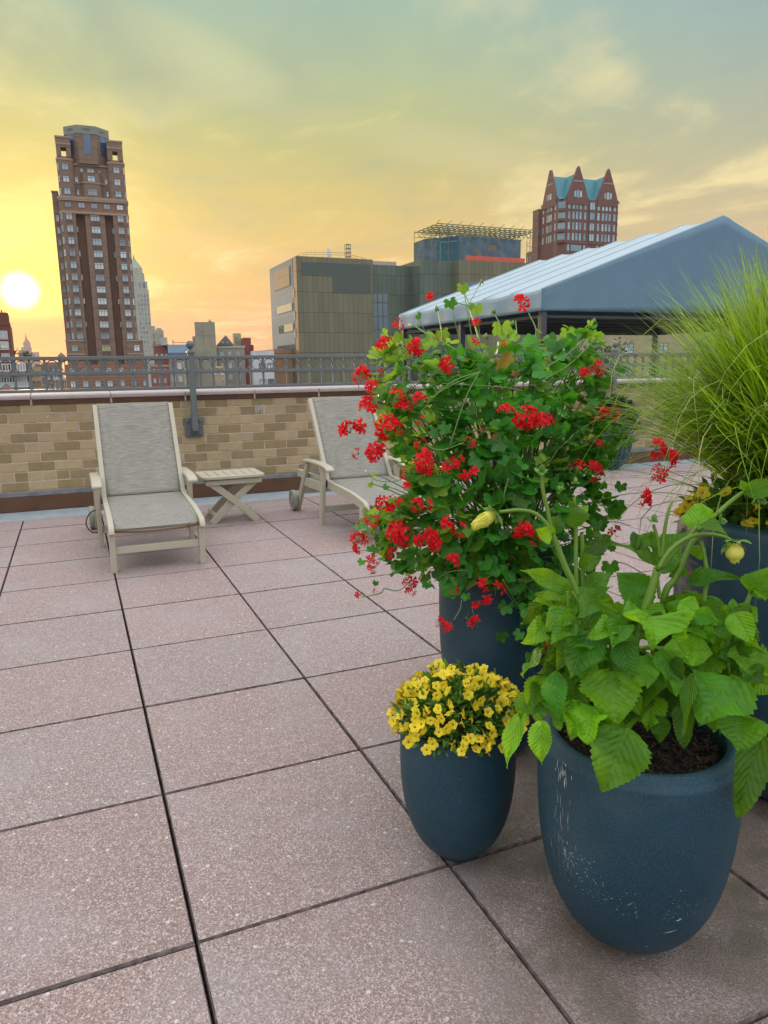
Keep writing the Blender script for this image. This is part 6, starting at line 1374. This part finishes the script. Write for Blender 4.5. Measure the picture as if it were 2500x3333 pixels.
def skyscraper():
    s = Site('distant_spired_skyscraper', 'hazy far-off spired skyscraper low in the sky under the sun', 'building', (-3.286, 73.527), (-0.042, 0.999), 75, 2600)
    MS = material('far_stone', rgb('b0958a'), .9, .05, .001)
    def b(x0, x1, z0, z1, y0=0, y1=.6): mb = MB(); mb.box((x0, y0, z0), (x1, y1, z1)); s.part(mb, 'tier', MS)
    b(-1.02, .70, -1, 3.22); b(-.96, .12, 3.22, 3.40, .04, .56); b(-.74, .10, 3.40, 3.66, .06, .54); b(-.54, .07, 3.66, 4.12, .1, .5); b(-.42, -.03, 4.12, 4.28, .15, .45); b(-.36, -.13, 4.28, 4.44, .2, .4)
    mb = MB(); mb.tube([(-.25, .3, 4.44), (-.25, .3, 4.72), (-.25, .3, 4.76), (-.25, .3, 5.08)], [.075, .05, .02, .006], 8); s.part(mb, 'spire', MS)
    b(-1.04, -.98, 3.22, 3.66, .04, .1)
skyscraper()
def left_block():
    s = Site('balcony_apartment_house', 'red brick apartment house with white window bands and balconies at the left edge', 'building', (-3.286, 73.527), (-0.042, 0.999), 75, 75)
    MBk = brickm('red_brick', rgb('70463a'), rgb('825a4c'), .5, .3); MW = material('white_trim', rgb('c9beb4'), .7, .1, 1)
    mb = MB(); mb.box((-9, 0, -38), (-1.46, 9, 5.78)); s.part(mb, 'walls', MBk)
    mb = MB(); mb.prism([(-6, 1.5), (-1.75, 1.5), (-1.55, 1.9), (-1.55, 6), (-6, 6)], 5.78, 6.78); s.part(mb, 'penthouse', MBk)
    mb = MB(); mb.box((-9, -.06, 5.55), (-1.40, .9, 5.80)); s.part(mb, 'cornice', MBk)
    mb = MB(); mb.tube([(-2.05, 2.4, 6.78), (-2.05, 2.4, 7.05)], .06, 8); mb.bar((-1.86, 2.4, 6.7), (-1.80, 2.4, 7.12), .03, .03, up=(0, 1, 0)); s.part(mb, 'chimney', MBk)
    for z in (4.78, 3.86, 2.80):
        for u in (-2.05, -3.3, -4.6): window(s, u, z, .62, .55, -.0, (1, 1), frame=M_winwhite)
        mb = MB(); mb.box((-9, -.05, z-.44), (-1.68, -.001, z-.34)); s.part(mb, 'sill_band', MW)
    mb = MB(); mb.box((-9, .3, -38), (-.38, 8, 2.2)); s.part(mb, 'lower_wing', MBk)
    for z in (1.86, .72, -.1, -1.3):
        window(s, -1.02, z, .92, .62, .3, (3, 0), frame=M_winwhite); window(s, -2.2, z, .9, .62, .02, (3, 0), frame=M_winwhite)
        mb = MB(); mb.box((-9, -.55, z-.62), (-.42, .29, z-.50)); s.part(mb, 'balcony_slab', MW)
        if z in (.72,): mb = MB(); mb.box((-9, -.55, z-.50), (-.42, -.53, z-.16)); s.part(mb, 'balcony_glass', glassy('balcony_glass', rgb('8fa3a6'), .1, .1))
    # potted shrubs on the roof edge
left_block()
def simple(name, label, cat, O, n, D0, D, u0, u1, ztop, depth, col, rows=None, cols=None, ww=.5, wh=.7, zmin=-6, frame=None, band=None, cornice=None, extra=None, y0=0.0):
    s = Site(name, label, cat, O, n, D0, D); m_ = brickm(name+'_wall', rgb(col), rgb(band) if band else None, 1.0, .35)
    mb = MB(); mb.box((u0, y0, -38 if D < 600 else -10), (u1, y0+depth, ztop)); s.part(mb, 'walls', m_)
    if cornice: mb = MB(); mb.box((u0-.08, y0-.08, ztop-.18), (u1+.08, y0+depth+.05, ztop+.12)); s.part(mb, 'cornice', material(name+'_cornice', rgb(cornice), .8, .1, 1))
    if rows:
        z = ztop-rows[0]
        while z > zmin:
            for u in cols: window(s, u, z, ww, wh, y0, (1, 1) if ww > .4 else (0, 1), frame=frame or M_winframe)
            z -= rows[1]
    if extra: extra(s, m_)
    return s
OM, NM = (17.199, 107.218), (0.158, 0.987); OL, NL = (-3.286, 73.527), (-0.042, 0.999)
simple('stone_annex', 'pale stone block with a broken roofline right of the slender pale tower', 'building', (22.022, 217.474), (0.101, 0.995), 220, 300, -.9, 3.1, 13.0, 5, 'a7a392', (1.6, 1.9), (.4, 1.4, 2.4), .45, 1.0, 4,
       extra=lambda s, m_: [s.part(MB().box((-.85, .5, 13.0), (.9, 4, 14.1)), 'stair_head', m_), s.part(MB().box((1.2, .5, 13.0), (2.6, 4, 13.6)), 'stair_head', m_)])
def redbrick(s, m_):
    for z in (3.6, 1.6): pass
simple('low_red_brick_house', 'low red brick house with flat roof just left of the railing post', 'building', OM, NM, 110, 110, -6.3, -4.35, 5.05, 6, '8a5a50', (1.6, 1.7), (-5.9, -5.2, -4.6), .32, .7, -8, M_winwhite, None, 'a08070')
def blue(s, m_):
    s.part(MB().box((-4.36, .2, 4.0), (-1.6, 5, 5.1)), 'metal_screen', material('blue_screen', rgb('86a0b5'), .5, .1, .6))
    mb = MB(); mb.tube(curve([(-3.62, 1, 5.1), (-3.62, 1, 5.75), (-3.55, 1, 5.5), (-3.3, 1, 5.38), (-1.9, 1, 5.38), (-1.8, 1, 5.1)], 24), .05, 6); s.part(mb, 'roof_pipe', M_post)
    s.part(MB().box((-5.3, 1, 5.06), (-4.45, 3, 6.15)), 'plant_unit', material('plant_unit', rgb('a8aaa4'), .6, .1, 1)); s.part(MB().box((-4.3, -.03, 3.55), (-1.7, -.001, 3.95)), 'louvre', M_darkglass)
simple('blue_screened_house', 'house with a pale blue metal screen and bent pipe on its roof', 'building', OM, NM, 110, 108, -4.34, -1.0, 4.0, 6, '8c8a82', (1.9, 1.8), (-3.8, -2.9, -2.0), .5, .8, -8, M_winwhite, extra=blue)
def beige(s, m_):
    s.part(MB().box((-.88, .6, 3), (-.481, 4, 6.25)), 'side_step', m_); s.part(MB().box((1.5, 1, 8.2), (1.95, 1.6, 8.45)), 'chimney', m_); s.part(MB().box((1.62, 1.2, 8.45), (1.8, 1.4, 8.65)), 'chimney', m_)
    mb = MB(); mb.box((.62, -.03, 3), (.66, -.001, 8.2)); mb.box((-.48, -.03, 6.3), (2.36, -.0012, 6.34)); s.part(mb, 'joint_line', material('joint_line', rgb('7b776a'), .9, .1, 1))
    s.part(MB().box((-1.1, -.4, -38), (2.4, 5.5, 4.85)), 'lower_block', m_)
simple('blank_beige_tower', 'blank beige block with a small chimney right of the railing post ball', 'building', OM, NM, 110, 110, -.48, 2.36, 8.2, 5, '93907c', None, None, extra=beige)
def dormer(s, m_):
    mb = MB(); mb.add([(2.45, .5, 5.0), (4.9, .5, 5.0), (4.9, 5, 5.0), (2.45, 5, 5.0), (3.8, .5, 6.4), (3.8, 5, 6.4)], [(0, 1, 4), (1, 2, 5, 4), (2, 3, 5), (3, 0, 4, 5)]); s.part(mb, 'dormer_roof', material('slate', rgb('6f7573'), .7, .1, 1))
    for u in (3.35, 4.0): window(s, u, 5.4, .45, .3, .5, (0, 0))
simple('grey_dormer_house', 'grey stone house with pale cornice and pointed slate dormer', 'building', OM, NM, 110, 112, 2.5, 6.35, 4.75, 6, '8f8c80', (1.1, 1.6), (3.1, 4.2, 5.4), .42, .7, -8, M_winwhite, None, 'a8a598', dormer)
simple('tan_roof_stack', 'tan rooftop stack behind the grey dormer house', 'building', OM, NM, 110, 122, 4.85, 5.95, 6.62, 3, 'a09a7c', (.9, 3), (5.3,), .3, .6, 5)
simple('brown_red_stack', 'plain dark red stack beyond the grey dormer house', 'building', OM, NM, 110, 118, 6.15, 7.32, 5.98, 4, '7f4a42', None, None, extra=lambda s, m_: s.part(MB().box((7.33, .4, -38), (7.7, 4, 5.0)), 'side_step', m_))
simple('white_flat_house', 'white flat fronted house with green windows beside the museum', 'building', OM, NM, 110, 104, 7.5, 10.6, 4.15, 5, 'c2c4c2', (2.2, 2.3), (8.8, 10.0), .85, .75, -8, M_winframe)
simple('tan_terrace_house', 'tan terrace house below the beige block', 'building', OM, NM, 110, 92, 1.6, 3.5, 1.9, 5, 'ab9a7a', (.8, 1.3), (2.0, 3.0), .34, .6, -8, M_winwhite, None, 'c0b090')
simple('cream_terrace_house', 'cream terrace house with bay windows left of the railing post', 'building', OM, NM, 110, 94, -2.4, -.9, 2.6, 5, 'b3a078', (.7, 1.25), (-2.1, -1.6, -1.2), .26, .62, -8, M_winwhite, None, 'c8b890')
simple('rose_terrace_house', 'rose brick terrace house seen low through the railing', 'building', OM, NM, 110, 96, -6.9, -4.6, 2.2, 5, '906058', (.8, 1.3), (-6.4, -5.7, -5.0), .3, .62, -8, M_winwhite, None, 'a88878')
simple('beige_corner_house', 'beige corner house beside the balcony apartment house', 'building', OL, NL, 75, 90, -.3, .72, 1.9, 4, 'a8957c', (.6, .9), (0.0, .42), .24, .4, -6, M_winframe)
simple('brown_corner_house', 'brown house between the church towers and the tall tower', 'building', OL, NL, 75, 120, 1.0, 2.5, 2.3, 4, '8a7566', (.6, .8), (1.3, 1.75, 2.2), .26, .42, -6, M_winframe)
simple('grey_corner_house', 'grey-brown house with a dark cornice behind the beige corner house', 'building', OL, NL, 75, 140, .3, 1.15, 2.0, 4, '9a8c80', (.5, .8), (.55, .9), .2, .4, -6, M_winframe, None, '7a6c60')
def tank():
    s = Site('water_tank', 'small round rooftop water tank with conical lid left of the tall brown tower', 'water tank', OL, NL, 75, 120); MT = material('tank_wood', rgb('7a6a5c'), .8, .2, 2)
    mb = MB(); mb.lathe([(0, 2.3), (.30, 2.3), (.30, 2.90), (0, 2.90)], 24, (2.58, 1, 0)); s.part(mb, 'barrel', MT); mb = MB(); mb.lathe([(.34, 2.90), (.0, 3.24)], 24, (2.58, 1, 0)); s.part(mb, 'lid', MT)
    for dx in (-.2, .2):
        for dy in (-.2, .2): s.part(MB().box((2.58+dx-.03, 1+dy-.03, 1.3), (2.58+dx+.03, 1+dy+.03, 2.3)), 'leg', MT)
    s.part(MB().box((2.3, .7, 1.2), (2.9, 1.3, 1.3)), 'platform', MT)
tank()
def church():
    s = Site('twin_cupola_church', 'pale church front with two columned cupolas seen through the railing', 'church', OL, NL, 75, 88); MS = material('church_stone', rgb('b3a28c'), .8, .1, 1); MC = material('church_dome', rgb('8f9a8c'), .6, .1, 1)
    for u in (1.98, 2.55):
        s.part(MB().box((u-.26, 0, .62), (u+.26, .52, .70)), 'cornice', MS)
        for dx in (-.16, 0, .16): mb = MB(); mb.tube([(u+dx, .08, -.4), (u+dx, .08, .62)], .05, 8); s.part(mb, 'column', MS)
        s.part(MB().box((u-.2, .16, -.4), (u+.2, .5, .62)), 'cupola', MS)
        mb = MB(); mb.lathe([(.2, .70), (.19, .80), (.12, .90), (.03, .96), (.03, 1.04), (0, 1.06)], 20, (u, .26, 0)); s.part(mb, 'dome', MC, smooth=True)
    s.part(MB().box((1.6, -.05, -38), (2.95, 2, -.4)), 'nave', MS)
church()
def cone_roof():
    s = Site('conical_roof_house', 'round turret with brown conical roof low at the left edge behind the railing', 'building', OL, NL, 75, 62); MR = material('turret_tile', rgb('6d5448'), .8, .15, 2)
    mb = MB(); mb.lathe([(.72, -.22), (.4, .1), (.0, .5)], 24, (-2.3, 1, 0)); s.part(mb, 'conical_roof', MR); mb = MB(); mb.lathe([(.6, -32), (.6, -.2)], 24, (-2.3, 1, 0)); s.part(mb, 'turret', MR)
cone_roof()
simple('beige_block_under_tent', 'beige building seen under the tent behind the grass', 'building', (60, 75), (.62, .78), 96, 96, -6, 22, 7.4, 8, 'a89a80', (1.6, 2.6), (-3, 1, 5, 9, 13, 17), 1.0, 1.3, -8, M_winframe, None, 'b8aa90')
# trees in the park behind the railing
M_treeleaf = material('tree_leaf', (0.045, 0.105, 0.025), 0.6, 0.25, 3, island=0.45, translucent=0.25, hue_to=(0.075, 0.13, 0.03)); M_trunk = material('tree_bark', (0.09, 0.065, 0.045), 0.9, 0.3, 8, bump=.4)
def tree(x, y, top, rad, label, seed):
    r = random.Random(seed); e = empty('street_tree', (x, y, ZG)); tag(e, label, 'tree', 'trees between the houses')
    H = top-ZG; mb = MB(); mb.tube([(0, 0, 0), (.1, .05, H*.35), (0, .1, H*.7), (0, 0, H*.92)], [.35, .28, .18, .05], 8)
    for k in range(7): a = r.uniform(0, 2*PI); z = H-rad*r.uniform(.7, 1.7); mb.tube([(0, 0, z-rad*.6), (rad*.5*math.cos(a), rad*.5*math.sin(a), z), (rad*.85*math.cos(a), rad*.85*math.sin(a), z+rad*.25)], [.12, .07, .02], 6)
    mb.build('trunk', M_trunk, e, smooth=True)
    L_ = Leaves(); q = grid_leaf(.34, 3, 2, 0, 1, .2, .2, 0, 'ovate', 1); C = [np.array((r.gauss(0, rad*.45), r.gauss(0, rad*.45), H-rad+r.uniform(-.75, .6)*rad)) for _ in range(26)]
    for c in C:
        s_ = rad*r.uniform(.22, .42)
        for _ in range(110):
            d = np.array((r.gauss(0, 1), r.gauss(0, 1), r.gauss(0, .8))); d /= np.linalg.norm(d); p = c+d*s_*r.uniform(.6, 1.05)
            L_.add(q, frame_from((r.uniform(-1, 1), r.uniform(-1, 1), r.uniform(-1, .4)), d+np.array((0, 0, .5))), p, r.uniform(.22, .42))
    L_.build('crown', M_treeleaf, e)
for i, (px, py, d, rad, lab) in enumerate([(650, 1245, 70, 2.6, 'round green tree low behind the railing, just right of the nearest ball post'), (600, 1258, 80, 2.4, 'small green tree low behind the railing, just left of the nearest ball post'), (460, 1262, 84, 2.0, 'small dark tree in front of the brown tower podium'), (1870, 1085, 60, 4.5, 'leafy tree under the tent between its post and the grass'), (1960, 1110, 66, 4.0, 'leafy tree under the tent at the edge of the grass'), (1680, 1120, 64, 3.5, 'leafy tree under the tent just left of its corner post')]):
    p = at(px, py, d); tree(p[0], p[1], p[2], rad, lab, 40+i)
for i, (px, py, d, s_, lab) in enumerate([(85, 1160, 72, .55, 'dry shrub on the left rooftop under the far skyscraper'), (40, 1152, 70, .4, 'small shrub on the left rooftop against the brick house')]):
    p = at(px, py, d); r = random.Random(70+i); L_ = Leaves(); q = grid_leaf(.3, 3, 2, 0, 1, .2, .2, 0, 'ovate', 1)
    for _ in range(260):
        v = np.array((r.gauss(0, .6), r.gauss(0, .5), abs(r.gauss(0, .45))))*s_; L_.add(q, frame_from((r.uniform(-1, 1), r.uniform(-1, 1), r.uniform(-.4, 1)), (r.uniform(-1, 1), r.uniform(-1, 1), 1)), p+v, .16)
    o = L_.build('rooftop_shrub', M_treeleaf); tag(o, lab, 'shrub')
# ------------------------------------------------------------------ haze
M_haze = bpy.data.materials.new('haze_air'); M_haze.use_nodes = True; nt = M_haze.node_tree; nt.nodes.clear()
pv = nt.nodes.new('ShaderNodeVolumePrincipled'); pv.inputs['Color'].default_value = (0.92, 0.76, 0.60, 1); pv.inputs['Density'].default_value = HAZE; pv.inputs['Anisotropy'].default_value = 0.0
out = nt.nodes.new('ShaderNodeOutputMaterial'); nt.links.new(pv.outputs[0], out.inputs['Volume'])
mb = MB(); mb.box((-3300, -3300, -41), (3300, 3300, 190)); hz = mb.build('haze', M_haze); tag(hz, kind='stuff')
